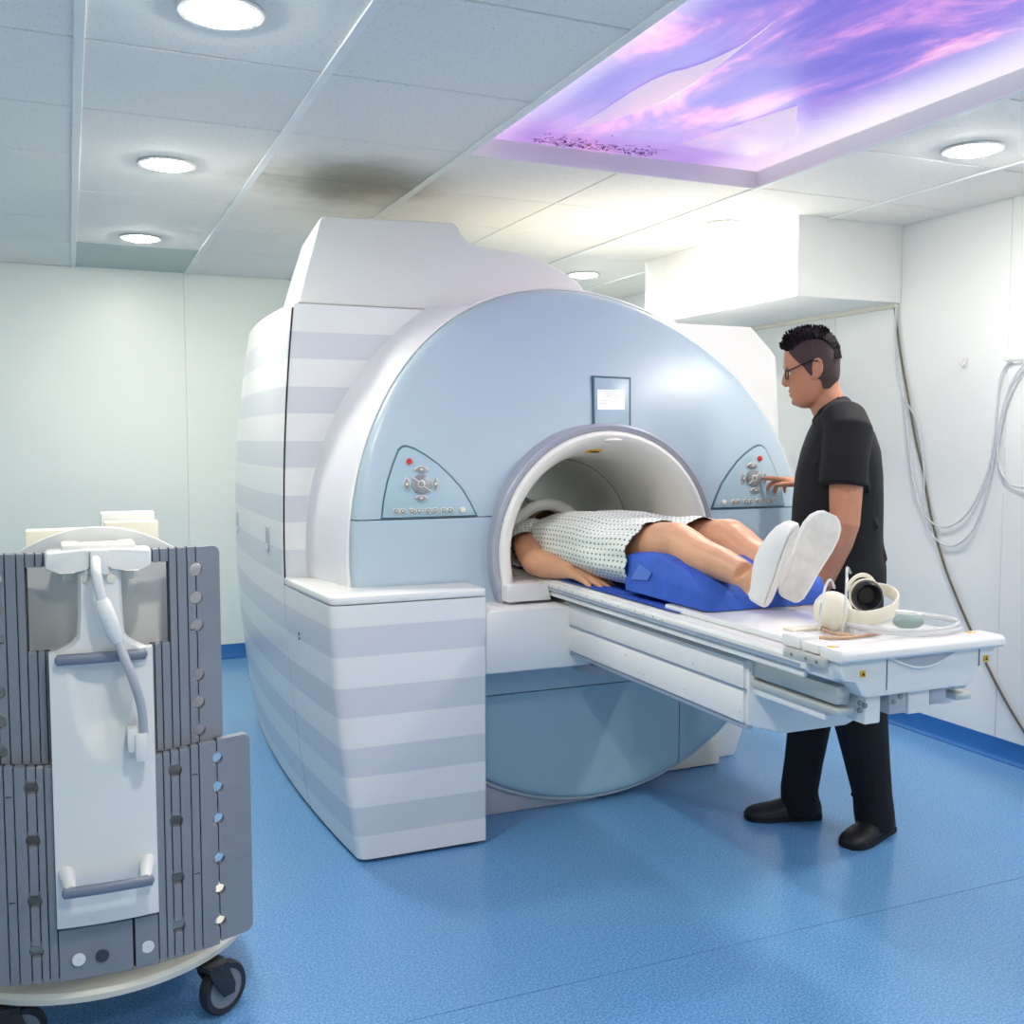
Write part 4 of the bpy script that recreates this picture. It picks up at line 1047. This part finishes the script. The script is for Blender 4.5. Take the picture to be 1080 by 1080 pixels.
for (px, py), lab in (((1018.5, 383), 'empty white wall hook left of the hose hook'), ((1066.5, 378), 'white wall hook carrying the hoses')):
    p = at(px, py, X=XR)
    h = thing('wall_hook', p, lab, 'hook', 'hooks on the right wall')
    MB().box(XR-0.006, XR-0.0005, p.y-0.012, p.y+0.012, p.z-0.024, p.z+0.02).build('hook_plate', 'white_gloss', h, bevel=0.002)
    MB().tube([(XR-0.004, p.y, p.z), (XR-0.022, p.y, p.z-0.012), (XR-0.034, p.y, p.z-0.008), (XR-0.036, p.y, p.z+0.006)], 0.004, 8).build('hook_arm', 'white_gloss', h)
# ================================================================== PEOPLE
def hand(mb, W, d, n, s, k=1.0, curl=(0.25, 0.3, 0.35, 0.4), fan=0.12, thumb=(0.75, 0.35), r=0.0088):
    d = d.normalized(); s = (s-d*s.dot(d)).normalized(); n = (n-d*n.dot(d)-s*n.dot(s)).normalized()
    mb.tube([W-d*0.03*k, W, W+d*0.03*k, W+d*0.065*k, W+d*0.092*k, W+d*0.1*k], [(0.020*k, 0.028*k), (0.018*k, 0.027*k), (0.017*k, 0.036*k), (0.0145*k, 0.042*k), (0.0125*k, 0.041*k), (0.008*k, 0.036*k)], 16, up=n)
    for j in range(4):
        p = W+d*((0.088, 0.095, 0.092, 0.083)[j]*k)+s*((0.031-0.0205*j)*k)
        dj = (d+s*(fan*(1.5-j)/1.5)).normalized(); L = (0.073, 0.081, 0.075, 0.058)[j]*k
        P = [p-dj*0.015*k, p]; a = 0
        for f, ca in ((0.44, 0.8), (0.31, 1.1), (0.25, 0.8)):
            a += curl[j]*ca; v = dj*math.cos(a)+n*math.sin(a); P.append(P[-1]+v*(L*f))
        mb.tube(P, [r*k*1.1, r*k*1.08, r*k*0.98, r*k*0.9, r*k*0.62], 10)
        mb.ball(P[-1], r*k*0.62, r*k*0.62, r*k*0.62, n=8, m=6)
    p = W+d*0.022*k+s*0.024*k; v1 = (d*math.cos(thumb[0])+s*math.sin(thumb[0])+n*0.25).normalized(); v2 = (d*math.cos(thumb[0]-thumb[1])+s*math.sin(thumb[0]-thumb[1])+n*0.25).normalized()
    P = [p, p+v1*0.034*k, p+v1*0.034*k+v2*0.03*k, p+v1*0.034*k+v2*0.052*k]
    mb.tube(P, [0.015*k, 0.0118*k, 0.0102*k, 0.007*k], 10); mb.ball(P[-1], 0.007*k, 0.007*k, 0.007*k, n=8, m=6)

# ------------------------------------------------ the technician, standing
TO = Vector((2.34, 2.70, 0)); TF = Vector((-0.77, 0.64, 0)).normalized(); TL = Vector((-0.64, -0.77, 0)).normalized()
def T(px, py, l=0.0): return atp(px, py, TO+TL*l, TL)
tech = thing('person', TO, 'person in black scrubs and glasses standing at the table, pressing a scanner panel button', 'person')
HROWS = [(347.5, 852, 862, .012), (349, 845, 868, .033), (352, 838, 873.5, .052), (357, 832, 878.5, .064), (364, 828.5, 882, .072), (372, 827, 884.5, .076), (380, 826.5, 885.5, .078), (387, 827, 885.5, .078), (392, 829.5, 885.5, .077),
         (397, 830.5, 885, .0755), (403, 831.5, 883.5, .073), (409, 832.5, 881, .070), (415, 833.5, 877.5, .065), (420, 835, 873.5, .060), (425, 837, 867, .052), (428.5, 840.5, 860, .040), (430.5, 845.5, 855, .018)]
def hsec(y, xf, xb, hw, grow=0.0, n=40, th=None):
    A = T(xf, y); B = T(xb, y); c = (A+B)/2; a = (A-B).length/2+grow; hw += grow; out = []
    for th_ in (th or [2*PI*j/n for j in range(n)]):
        ca, sa = math.cos(th_), math.sin(th_)
        wf = hw*(abs(sa)**0.92)*(1 if sa > 0 else -1)*(1-0.10*max(0, ca)**1.5)
        out.append(c+TF*(a*(abs(ca)**0.9)*(1 if ca > 0 else -1))+TL*wf)
    return out
tb2 = MB()
tb2.rings([hsec(*r) for r in HROWS])
tb2.tube([T(832, 387), T(830, 393), T(828.3, 399), T(828.0, 404), T(830.5, 407.5)], [0.008, 0.0085, 0.0105, 0.0125, 0.008], 12)      # nose
for l in (-0.010, 0.010): tb2.ball(T(831, 405, l), 0.0085, 0.0085, 0.0075, n=10, m=8)
tb2.tube([T(830.5, 387.5, -0.045), T(828.3, 386.8, -0.02), T(828.0, 387.2, 0), T(828.3, 386.8, 0.02), T(830.5, 387.5, 0.045)], 0.0075, 8)          # brow
tb2.tube([T(836.5, 412.8, -0.022), T(833.4, 412.2, -0.008), T(833.2, 412.5, 0.0), T(833.4, 412.2, 0.008), T(836.5, 412.8, 0.022)], [0.004, 0.0062, 0.0058, 0.0062, 0.004], 8)
tb2.tube([T(837, 416.6, -0.020), T(834.4, 417.0, -0.008), T(834.4, 417.0, 0.008), T(837, 416.6, 0.020)], [0.004, 0.0068, 0.0068, 0.004], 8)
tb2.ball(T(840, 424), 0.017, 0.017, 0.013)
for l in (0.077, -0.077):
    M = Matrix((TF, TL, Vector((0, 0, 1)))).transposed()
    tb2.ball(T(862, 388, l), 0.017, 0.009, 0.031, M); tb2.ball(T(860, 396, l), 0.010, 0.007, 0.012, M)
    tb2.tube([T(858.5, 385, l*1.03), T(859, 379.8, l*1.1), T(862.5, 377.8, l*1.13), T(866.2, 380.5, l*1.14), T(866.5, 387, l*1.12), T(863.5, 394, l*1.06), T(860, 398.5, l*1.0)], 0.0042, 8)
tb2.tube([T(864, 398), T(868, 415), T(874, 430), T(883, 446), T(886, 460)], [(0.060, 0.055), (0.056, 0.054), (0.056, 0.057), (0.060, 0.070), (0.06, 0.09)], 20, up=TF)
# trunk and legs inside the clothes
tb2.tube([T(887, 449), T(886, 470), T(884, 520), T(884, 570), T(885, 610), T(886, 640)], [(0.07, 0.12), (0.10, 0.15), (0.118, 0.15), (0.12, 0.145), (0.12, 0.15), (0.10, 0.13)], 20, up=TF)
for l0, (h, kn, an) in ((0.09, (T(893, 640, 0.09), T(905, 757, 0.075), T(921, 862, 0.02))), (-0.09, (T(878, 640, -0.09), T(856, 757, -0.085), T(843, 852, -0.068)))):
    tb2.tube([h, (h+kn)/2, kn, (kn*0.6+an*0.4), an], [0.085, 0.075, 0.055, 0.055, 0.04], 14)
LS, LE, LW = T(894, 455, 0.165), T(891, 552, 0.215), T(868, 617, 0.175)
tb2.tube([T(884, 446, 0.08), LS, LS*0.6+LE*0.4, LS*0.25+LE*0.75, LE, LE*0.7+LW*0.3, LE*0.3+LW*0.7, LW], [0.055, 0.06, 0.054, 0.050, 0.046, 0.046, 0.036, 0.027], 16)
hand(tb2, LW, (LW-LE)*0.6+TF*0.10, -TF*0.3+Vector((0, 0, -0.2))-TL, TF, 1.0, (0.3, 0.35, 0.4, 0.45))
RS = TO+TL*-0.175+Vector((0, 0, 1.395)); RE = Vector((2.562, 2.80, 1.125)); PB = on_cover(814.5, 503, 0.014)
Rd = Vector((-0.38, 0.90, 0.16)).normalized(); RW = PB-Rd*0.155
tb2.tube([T(884, 446, -0.08), RS, RS*0.5+RE*0.5, RE, RE*0.6+RW*0.4, RW], [0.055, 0.06, 0.052, 0.045, 0.042, 0.027], 16)
hand(tb2, RW, Rd, Vector((0.1, 0, -1)), Vector((-1, -0.3, 0.1)), 1.05, (0.08, 0.45, 0.6, 0.7), 0.16, (0.9, 0.3), r=0.0098)
bme = remesh(tb2, 0.0036, 3, 0.5)
link('body', bme, 'skin_tech', tech, 0); bme.shade_smooth()
# eyes
for l in (0.031, -0.031):
    c = T(835.5, 393.6, l)
    e = MB(); e.ball(c, 0.0115, 0.0115, 0.0105); eo = e.build('eye', 'eye_white', tech, smooth=60)
    e = MB(); e.ball(c+TF*0.0075, 0.0052, 0.0052, 0.0052, n=12, m=8); e.build('iris', 'iris', eo, smooth=60)
    e = MB(); e.tube([T(831.0, 386.0, l*0.45), T(830.2, 384.6, l), T(834, 385.6, l*1.6)], [0.0022, 0.0038, 0.002], 8); e.build('eyebrow', 'hair', tech)
lp_ = MB()
lp_.tube([T(837, 413.2, -0.022), T(833.0, 412.6, -0.008), T(832.8, 412.8, 0.0), T(833.0, 412.6, 0.008), T(837, 413.2, 0.022)], [0.002, 0.0042, 0.004, 0.0042, 0.002], 8)
lp_.tube([T(837.5, 415.6, -0.020), T(834.0, 416.8, -0.008), T(834.0, 416.8, 0.008), T(837.5, 415.6, 0.020)], [0.002, 0.0052, 0.0052, 0.002], 8)
lp_.build('lips', 'lips', tech)
# hair: cropped sides and spiky top
def hairline(y):
    tb_l = [(347, 846), (352, 838), (358, 833), (366, 831.5), (373, 833), (379, 838), (384, 843), (388, 848), (394, 852), (399, 857), (401, 864), (404, 866), (408, 867), (414, 868.5)]
    for (a, b), (c, d) in zip(tb_l, tb_l[1:]):
        if a <= y <= c: return b+(d-b)*(y-a)/(c-a)
    return tb_l[0][1] if y < 347 else 880
def hrow(y):
    for r0, r1 in zip(HROWS, HROWS[1:]):
        if r0[0] <= y <= r1[0]:
            t = (y-r0[0])/(r1[0]-r0[0]); return [r0[i]+(r1[i]-r0[i])*t for i in range(4)]
R = []
for y in [347.6, 348.5, 350]+frange(352, 411, 26):
    r = hrow(y); hl = hairline(y); mid = (r[1]+r[2])/2; a = (r[2]-r[1])/2
    ca = max(-1, min(1, (mid-hl)/a)); ca = (abs(ca)**(1/0.9))*(1 if ca > 0 else -1); t0 = math.acos(ca)
    R.append(hsec(*r, grow=0.0022 if y < 400 else 0.0015, th=frange(t0, 2*PI-t0, 44)))
hb3 = MB(); hb3.rings(R, False, False, closed=False); link('cropped_hair', hb3.mesh('cropped_hair'), 'fade', tech, 60)
sp = MB(); rg = random.Random(11)
topl = [(825, 368), (825.5, 361), (831, 353.5), (839, 349), (848, 347), (858, 346.3), (866, 347), (873, 350.5), (880, 357), (884, 366), (886, 378)]
def tl(t):
    i = min(len(topl)-2, int(t*(len(topl)-1))); f = t*(len(topl)-1)-i
    return (topl[i][0]+(topl[i+1][0]-topl[i][0])*f, topl[i][1]+(topl[i+1][1]-topl[i][1])*f)
R = []
for i in range(25):
    t = i/24; x, y = tl(t); ring = []; wdt = 0.074*(0.62+0.38*math.sin(PI*min(1, t*1.1))) if t < 0.95 else 0.05
    cx, cy = 857, 384
    for q in frange(-1, 1, 12):
        dr = 1-(0.36-0.17*t)*q*q
        ring.append(T(cx+(x-cx)*dr*(1.03+0.03*t), cy+(y-cy)*dr*(1.03+0.03*t), wdt*q*1.08))
    R.append(ring)
sp.rings(R, False, False, closed=False)
for k in range(700):
    t = rg.uniform(0.0, 0.72) if k < 480 else rg.uniform(0.6, 1.0); q = rg.uniform(-1, 1); x, y = tl(t); wdt = 0.072*(0.62+0.38*math.sin(PI*min(1, t*1.1)))
    dr = 1-(0.36-0.17*t)*q*q; p = T(857+(x-857)*dr*1.02, 384+(y-384)*dr*1.02, wdt*q*1.05)
    up = Vector((0, 0, 1))*(0.9 if t < 0.75 else 0.2)+TF*(0.75-1.5*t)+TL*(q*0.35)+Vector((rg.uniform(-.2, .2), rg.uniform(-.2, .2), rg.uniform(-.1, .1)))
    up.normalize(); ln = rg.uniform(0.008, 0.016)*(1.0 if t < 0.7 else 0.5)
    sp.tube([p-up*0.004, p+up*ln*0.6, p+up*ln], [0.0028, 0.002, 0.0003], 4, cap=False)
sp.build('hair', 'hair', tech, smooth=50)
# glasses
gl = MB()
for l in (0.033, -0.033):
    gl.tube([T(829.2+0.8*math.cos(a)+(1.5 if abs(l+0.026*math.cos(a)) > 0.045 else 0), 395.0-5.2*math.sin(a), l+0.025*math.cos(a)) for a in frange(0, 2*PI, 20)], 0.0022, 6)
gl.tube([T(828.3, 392, -0.010), T(827.5, 391, 0), T(828.3, 392, 0.010)], 0.002, 6)
for s_ in (1, -1):
    gl.tube([T(830.5, 391.5, s_*0.060), T(834, 390, s_*0.074), T(845, 384.5, s_*0.083), T(856, 379.8, s_*0.086), T(863, 381, s_*0.085)], [0.0026, 0.003, 0.0026, 0.0026, 0.002], 6)
gl.build('glasses', 'glasses', tech)
# scrub top
sb = MB(); R = []
for y, xf, xb, hw in ((418, 885, 894, 0.03), (422, 879, 897.5, 0.055), (426, 875, 900, 0.072), (433, 867.5, 904.5, 0.10), (439, 861, 909, 0.138), (446, 856.5, 915, 0.165), (457, 851, 923, 0.185), (475, 844.5, 929, 0.190), (500, 838.5, 931.5, 0.185), (530, 835.5, 932, 0.178), (560, 834, 931.5, 0.174), (580, 833.5, 932, 0.174), (595, 833, 935, 0.178), (610, 833.5, 935, 0.182), (616, 834, 934.5, 0.182)):
    A = T(xf, y); B = T(xb, y); c = (A+B)/2; a = (A-B).length/2
    R.append([c+TF*(a*(abs(math.cos(t))**0.8)*(1 if math.cos(t) > 0 else -1))+TL*(hw*(abs(math.sin(t))**0.9)*(1 if math.sin(t) > 0 else -1)) for t in frange(0, 2*PI, 40)[:-1]])
sb.rings(R)
sb.tube([T(884, 436, 0.05), T(890, 441, 0.12), T(895, 455, 0.17), T(891, 485, 0.20), T(889, 512, 0.213)], [(0.055, 0.05), (0.072, 0.06), (0.076, 0.072), (0.073, 0.074), (0.075, 0.075)], 20, up=TF)
RH = RS*0.42+RE*0.58
sb.tube([T(882, 443, -0.06), T(886, 447, -0.13), RS+Vector((0, 0, 0.005)), RS*0.7+RE*0.3, RH], [0.05, 0.062, 0.068, 0.07, 0.074], 20)
# soft folds
for (a, b, r_) in (((846, 560, 0.17), (880, 590, 0.178), 0.008), ((925, 560, 0.03), (934, 590, 0.05), 0.012), ((905, 470, 0.17), (917, 520, 0.165), 0.008), ((915, 540, 0.14), (926, 556, 0.12), 0.010), ((868, 455, 0.15), (860, 490, 0.17), 0.007)):
    sb.capsule(T(*a), T(*b), r_, r_*0.7, 8)
sme = remesh(sb, 0.006, 9, 0.5); so_ = link('scrub_top', sme, 'scrubs', tech, 0); sme.shade_smooth()
# neckband and chest pocket
nbp = [T(858, 445, 0.0), T(862, 438.5, 0.03), T(868, 432, 0.058), T(878, 425, 0.066), T(886, 420.5, 0.058)]
MB().tube(catmull(nbp, 5), [(0.010, 0.006)]*21, 8).build('neckband', 'scrubs', so_)
# trousers
tr_ = MB()
R = []
for y, xf, xb, hw in ((602, 838, 931, 0.165), (625, 838, 932, 0.172), (650, 839, 932, 0.172), (668, 842, 930, 0.165)):
    A = T(xf, y); B = T(xb, y); c = (A+B)/2; a = (A-B).length/2
    R.append([c+TF*(a*math.cos(t))+TL*(hw*math.sin(t)) for t in frange(0, 2*PI, 32)[:-1]])
tr_.rings(R)
tr_.tube([T(892, 640, 0.085), T(898, 690, 0.085), T(907, 755, 0.07), T(914, 800, 0.05), T(920, 838, 0.025), T(922, 858, 0.02), T(923, 872, 0.018)], [0.10, 0.098, 0.088, 0.074, 0.064, 0.066, 0.062], 18)
tr_.tube([T(876, 640, -0.085), T(868, 690, -0.085), T(855, 755, -0.082), T(848, 800, -0.075), T(843, 832, -0.07), T(844, 846, -0.068), T(845, 858, -0.066)], [0.10, 0.092, 0.074, 0.066, 0.064, 0.067, 0.064], 18)
for (a, b) in (((905, 852, 0.06), (938, 858, 0.06)), ((900, 838, 0.055), (930, 845, 0.07)), ((828, 840, -0.03), (860, 845, -0.02)), ((890, 770, 0.13), (925, 790, 0.12))):
    tr_.capsule(T(*a), T(*b), 0.010, 0.008, 8)
tme = remesh(tr_, 0.006, 3, 0.5); link('trousers', tme, 'trousers', tech, 0); tme.shade_smooth()
def shoe(heel, toe, par):
    d = (toe-heel); L = d.length; d.normalize(); s = Vector((-d.y, d.x, 0))
    up_ = MB(); so2 = MB(); R = []; S = []
    for t, hw, h in ((0.0, 0.022, 0.055), (0.03, 0.032, 0.075), (0.12, 0.036, 0.085), (0.28, 0.038, 0.088), (0.42, 0.041, 0.078), (0.58, 0.046, 0.062), (0.75, 0.049, 0.052), (0.88, 0.044, 0.045), (0.96, 0.032, 0.036), (1.0, 0.016, 0.026)):
        c = heel+d*(L*t); R.append([c+s*(hw*math.cos(a))+Vector((0, 0, 0.016+(h-0.016)*max(0, math.sin(a))**0.75)) for a in frange(0, PI, 12)]+[c-s*hw*0.6+Vector((0, 0, 0.014)), c+s*hw*0.6+Vector((0, 0, 0.014))])
        k = hw+0.004; S.append([c+s*(k*x)+Vector((0, 0, z)) for x, z in ((1, 0.018), (-1, 0.018), (-1, 0.002), (-0.92, 0.0), (0.92, 0.0), (1, 0.002))])
    up_.rings(R); so2.rings(S)
    u = up_.build('shoe', 'shoe', par, smooth=60); so2.build('sole', 'rubber', u, smooth=40)
shoe(Vector((2.525, 2.615, 0)), Vector((2.275, 2.535, 0)), tech)
shoe(Vector((2.385, 2.795, 0)), Vector((2.135, 2.885, 0)), tech)

# ------------------------------------------------ the patient, lying
pat = thing('person', (1.735, 2.9, 0.85), 'person in a dotted white gown and white slippers lying with head inside the bore', 'person')
pb2 = MB()
def foot_axes(heel, toe, N):
    Lx = (toe-heel).normalized(); N = (N-Lx*N.dot(Lx)).normalized(); return Lx, N, Lx.cross(N)
F1 = (Vector((1.640, 2.150, 0.893)), Vector((1.672, 2.075, 1.110)), Vector((0.58, -0.84, -0.1)))
F2 = (Vector((1.768, 2.215, 0.890)), Vector((1.860, 2.165, 1.125)), Vector((-0.42, -0.9, -0.1)))
ank = []
for heel, toe, N in (F1, F2):
    Lx, N, W = foot_axes(heel, toe, N); ank.append(heel+Lx*0.055-N*0.075)
    pb2.tube([heel+Lx*0.03-N*0.03, heel+Lx*0.10-N*0.035, heel+Lx*0.17-N*0.022, heel+Lx*0.21-N*0.015], [(0.024, 0.026), (0.028, 0.03), (0.018, 0.032), (0.010, 0.026)], 12, up=-N)
    pb2.tube([heel+Lx*0.03-N*0.03, ank[-1]], [0.028, 0.034], 12)
H1, K1 = Vector((1.655, 2.98, 0.945)), Vector((1.640, 2.565, 1.015))
H2, K2 = Vector((1.825, 2.98, 0.945)), Vector((1.852, 2.60, 1.016))
for h, kn, an in ((H1, K1, ank[0]), (H2, K2, ank[1])):
    cf = kn*0.62+an*0.38-Vector((0, 0, 0.012))
    pb2.tube([h, h*0.65+kn*0.35, h*0.3+kn*0.7, kn, kn*0.85+an*0.15, cf, kn*0.3+an*0.7, an], [0.090, 0.086, 0.076, 0.064, 0.058, 0.058, 0.045, 0.034], 18)
    pb2.ball(kn+Vector((0, -0.008, 0.030)), 0.040, 0.042, 0.032)
# trunk, head and arms
pb2.tube([(1.735, 3.02, 0.95), (1.735, 3.2, 0.955), (1.735, 3.4, 0.945), (1.735, 3.55, 0.93), (1.735, 3.62, 0.93)], [(0.085, 0.17), (0.092, 0.165), (0.08, 0.17), (0.06, 0.15), (0.05, 0.08)], 20, up=(0, 0, 1))
pb2.tube([(1.735, 3.58, 0.93), (1.735, 3.68, 0.945)], [0.06, 0.055], 14)
pb2.ball((1.735, 3.77, 0.955), 0.078, 0.105, 0.092); pb2.ball((1.735, 3.715, 1.0), 0.055, 0.055, 0.05); pb2.ball((1.735, 3.735, 1.052), 0.012, 0.02, 0.016)
S1 = Vector((1.575, 3.50, 0.945)); E1 = at(564, 596, X=1.492); E1.z = max(E1.z, 0.893); W1 = at(603, 603, X=1.535); W1.z = max(W1.z, 0.878); Kn = at(626, 611.5, X=1.555)
pb2.tube([Vector((1.64, 3.52, 0.95)), S1, S1*0.6+E1*0.4, S1*0.25+E1*0.75, E1, E1*0.72+W1*0.28, E1*0.3+W1*0.7, W1], [0.06, 0.064, 0.058, 0.052, 0.047, 0.048, 0.036, 0.027], 16)
dh = (Kn-W1); dh.z = -0.012
hand(pb2, W1+Vector((0, 0, -0.001)), dh, Vector((0, 0, -1)), Vector((1, 0.3, 0)), 1.12, (0.10, 0.10, 0.10, 0.12), 0.10, (0.45, 0.3), r=0.0098)
pb2.tube([(1.84, 3.52, 0.945), (1.905, 3.46, 0.94), (1.945, 3.28, 0.90), (1.94, 3.05, 0.885)], [0.06, 0.06, 0.046, 0.028], 14)
hand(pb2, Vector((1.94, 3.05, 0.885)), Vector((-0.05, -1, -0.05)), Vector((0, 0, -1)), Vector((-1, 0, 0)), 0.95)
pme = remesh(pb2, 0.0045, 5, 0.5); link('body', pme, 'skin_pat', pat, 0); pme.shade_smooth()
hr = MB(); R = []
for i in range(9):
    a = PI*i/8*0.62; R.append([Vector((1.735+0.083*math.cos(t)*math.sin(a+0.03), 3.78+0.112*math.cos(a), 0.955+0.097*math.sin(t)*math.sin(a+0.03))) for t in frange(0, 2*PI, 24)[:-1]])
hr.rings(R, True, False)
hr.ball((1.735, 3.66, 0.985), 0.062, 0.05, 0.055)          # beard shadow under the chin, seen past the gown
hr.build('hair', 'hair_brown', pat, smooth=60)
# gown
def uvloft(rings, name, m, par, closed=True):
    n = len(rings[0]); vs = [p for r in rings for p in r]; fs = []; uvs = []
    vlen = [0]
    for i in range(1, len(rings)): vlen.append(vlen[-1]+sum(((rings[i][j]-rings[i-1][j]).length for j in range(n)))/n)
    mid = rings[len(rings)//2]; ul = [0]
    for j in range(1, n+1): ul.append(ul[-1]+(mid[j % n]-mid[j-1]).length)
    for i in range(len(rings)-1):
        for j in range(n):
            k = (j+1) % n; fs.append((i*n+j, i*n+k, (i+1)*n+k, (i+1)*n+j)); uvs += [(ul[j], vlen[i]), (ul[j+1], vlen[i]), (ul[j+1], vlen[i+1]), (ul[j], vlen[i+1])]
    me = bpy.data.meshes.new(name); me.from_pydata(vs, [], fs)
    lay = me.uv_layers.new(name='uv')
    for i, u in enumerate(uvs): lay.data[i].uv = u
    return link(name, me, m, par, 80)
GR = [(3.655, .085, .985, .89), (3.63, .13, .995, .872), (3.58, .18, 1.008, .860), (3.50, .203, 1.024, .857), (3.40, .207, 1.045, .857), (3.30, .208, 1.062, .857), (3.18, .212, 1.070, .857), (3.05, .216, 1.072, .857), (2.95, .218, 1.066, .857), (2.86, .216, 1.068, .857), (2.78, .216, 1.078, .858), (2.71, .216, 1.085, .859), (2.665, .215, 1.084, .860)]
GF = []
for i in range(len(GR)-1):
    for k in range(4):
        t = k/4; GF.append([GR[i][q]+(GR[i+1][q]-GR[i][q])*t for q in range(4)])
GF.append(list(GR[-1]))
rings = []
for Y, wd, zt, zb in GF:
    ring = []
    for t in frange(0, 2*PI, 72)[:-1]:
        ca, sa = math.cos(t), math.sin(t)
        x = BX+wd*(abs(ca)**0.72)*(1 if ca > 0 else -1)
        zc = zb+(zt-zb)*0.42
        z = zc+((zt-zc) if sa > 0 else (zc-zb))*(abs(sa)**0.85)*(1 if sa > 0 else -1)
        legs = max(0, min(1, (2.92-Y)/0.2))            # the cloth dips between the thighs
        if sa > 0: z -= legs*0.022*math.exp(-((x-BX)/0.05)**2)
        fold = 0.0045*math.sin(9*t+7*Y+2*math.sin(5*Y))+0.003*math.sin(17*t-11*Y)
        if sa < 0: fold *= 0.3
        x += fold*ca; z = max(0.8565, z+fold*sa)
        y = Y + (0.03*max(0, -sa)*legs) - (0.0 if ca > 0 else 0.0)
        ring.append(Vector((x, y, z)))
    rings.append(ring)
go = uvloft(rings, 'gown', 'gown', pat)
for pts, rad in (((Vector((1.62, 3.54, 0.955)), Vector((1.575, 3.49, 0.945)), Vector((1.545, 3.43, 0.93)), Vector((1.525, 3.385, 0.918))), (0.075, 0.079, 0.077, 0.080)),
                 ((Vector((1.85, 3.54, 0.955)), Vector((1.90, 3.48, 0.945)), Vector((1.925, 3.42, 0.93)), Vector((1.935, 3.37, 0.915))), (0.075, 0.075, 0.07, 0.066))):
    P = catmull(pts, 4); rr = []
    for i, p in enumerate(P):
        t = (P[min(i+1, len(P)-1)]-P[max(i-1, 0)]).normalized(); a = (Vector((0, 0, 1))-t*t.z).normalized(); b = t.cross(a); r = rad[min(3, i*3//(len(P)-1))]
        ring = []
        for q in frange(0, 2*PI, 40)[:-1]:
            v = p+a*(r*0.92*math.cos(q))+b*(r*math.sin(q)*(1+0.04*math.sin(5*q+i))); v.z = max(v.z, 0.857); ring.append(v)
        rr.append(ring)
    uvloft(rr, 'sleeve', 'gown', go)
# slippers
for heel, toe, N in (F1, F2):
    Lx, N, W = foot_axes(heel, toe, N); Ln = (toe-heel).length
    s = MB(); R = []
    for t, hw, h in ((0.0, 0.018, 0.030), (0.02, 0.028, 0.042), (0.08, 0.037, 0.052), (0.2, 0.041, 0.056), (0.35, 0.043, 0.060), (0.5, 0.047, 0.064), (0.65, 0.052, 0.060), (0.8, 0.052, 0.050), (0.9, 0.046, 0.040), (0.97, 0.032, 0.028), (1.0, 0.018, 0.018)):
        c = heel+Lx*(Ln*t)
        ring = []
        for q in frange(0, 2*PI, 28)[:-1]:
            ca, sa = math.cos(q), math.sin(q)
            ring.append(c+W*(hw*(abs(ca)**0.8)*(1 if ca > 0 else -1))-N*((h if sa > 0 else 0.007)*(abs(sa)**0.8)*(1 if sa > 0 else -1)))
        R.append(ring)
    s.rings(R); sl_ = s.build('slipper', 'slipper', pat, smooth=60)
    q = MB(); P = []
    prof_ = [(0.005, 0.006), (0.03, 0.022), (0.08, 0.031), (0.2, 0.034), (0.35, 0.035), (0.5, 0.039), (0.65, 0.044), (0.8, 0.044), (0.9, 0.037), (0.97, 0.022), (0.995, 0.006)]
    for t, hw in prof_: P.append(heel+Lx*(Ln*t)+W*hw+N*0.0066)
    for t, hw in reversed(prof_): P.append(heel+Lx*(Ln*t)-W*hw+N*0.0066)
    q.rings([P, [v+N*0.0012 for v in P]]); q.build('slipper_sole', 'slip_sole', sl_, smooth=30)
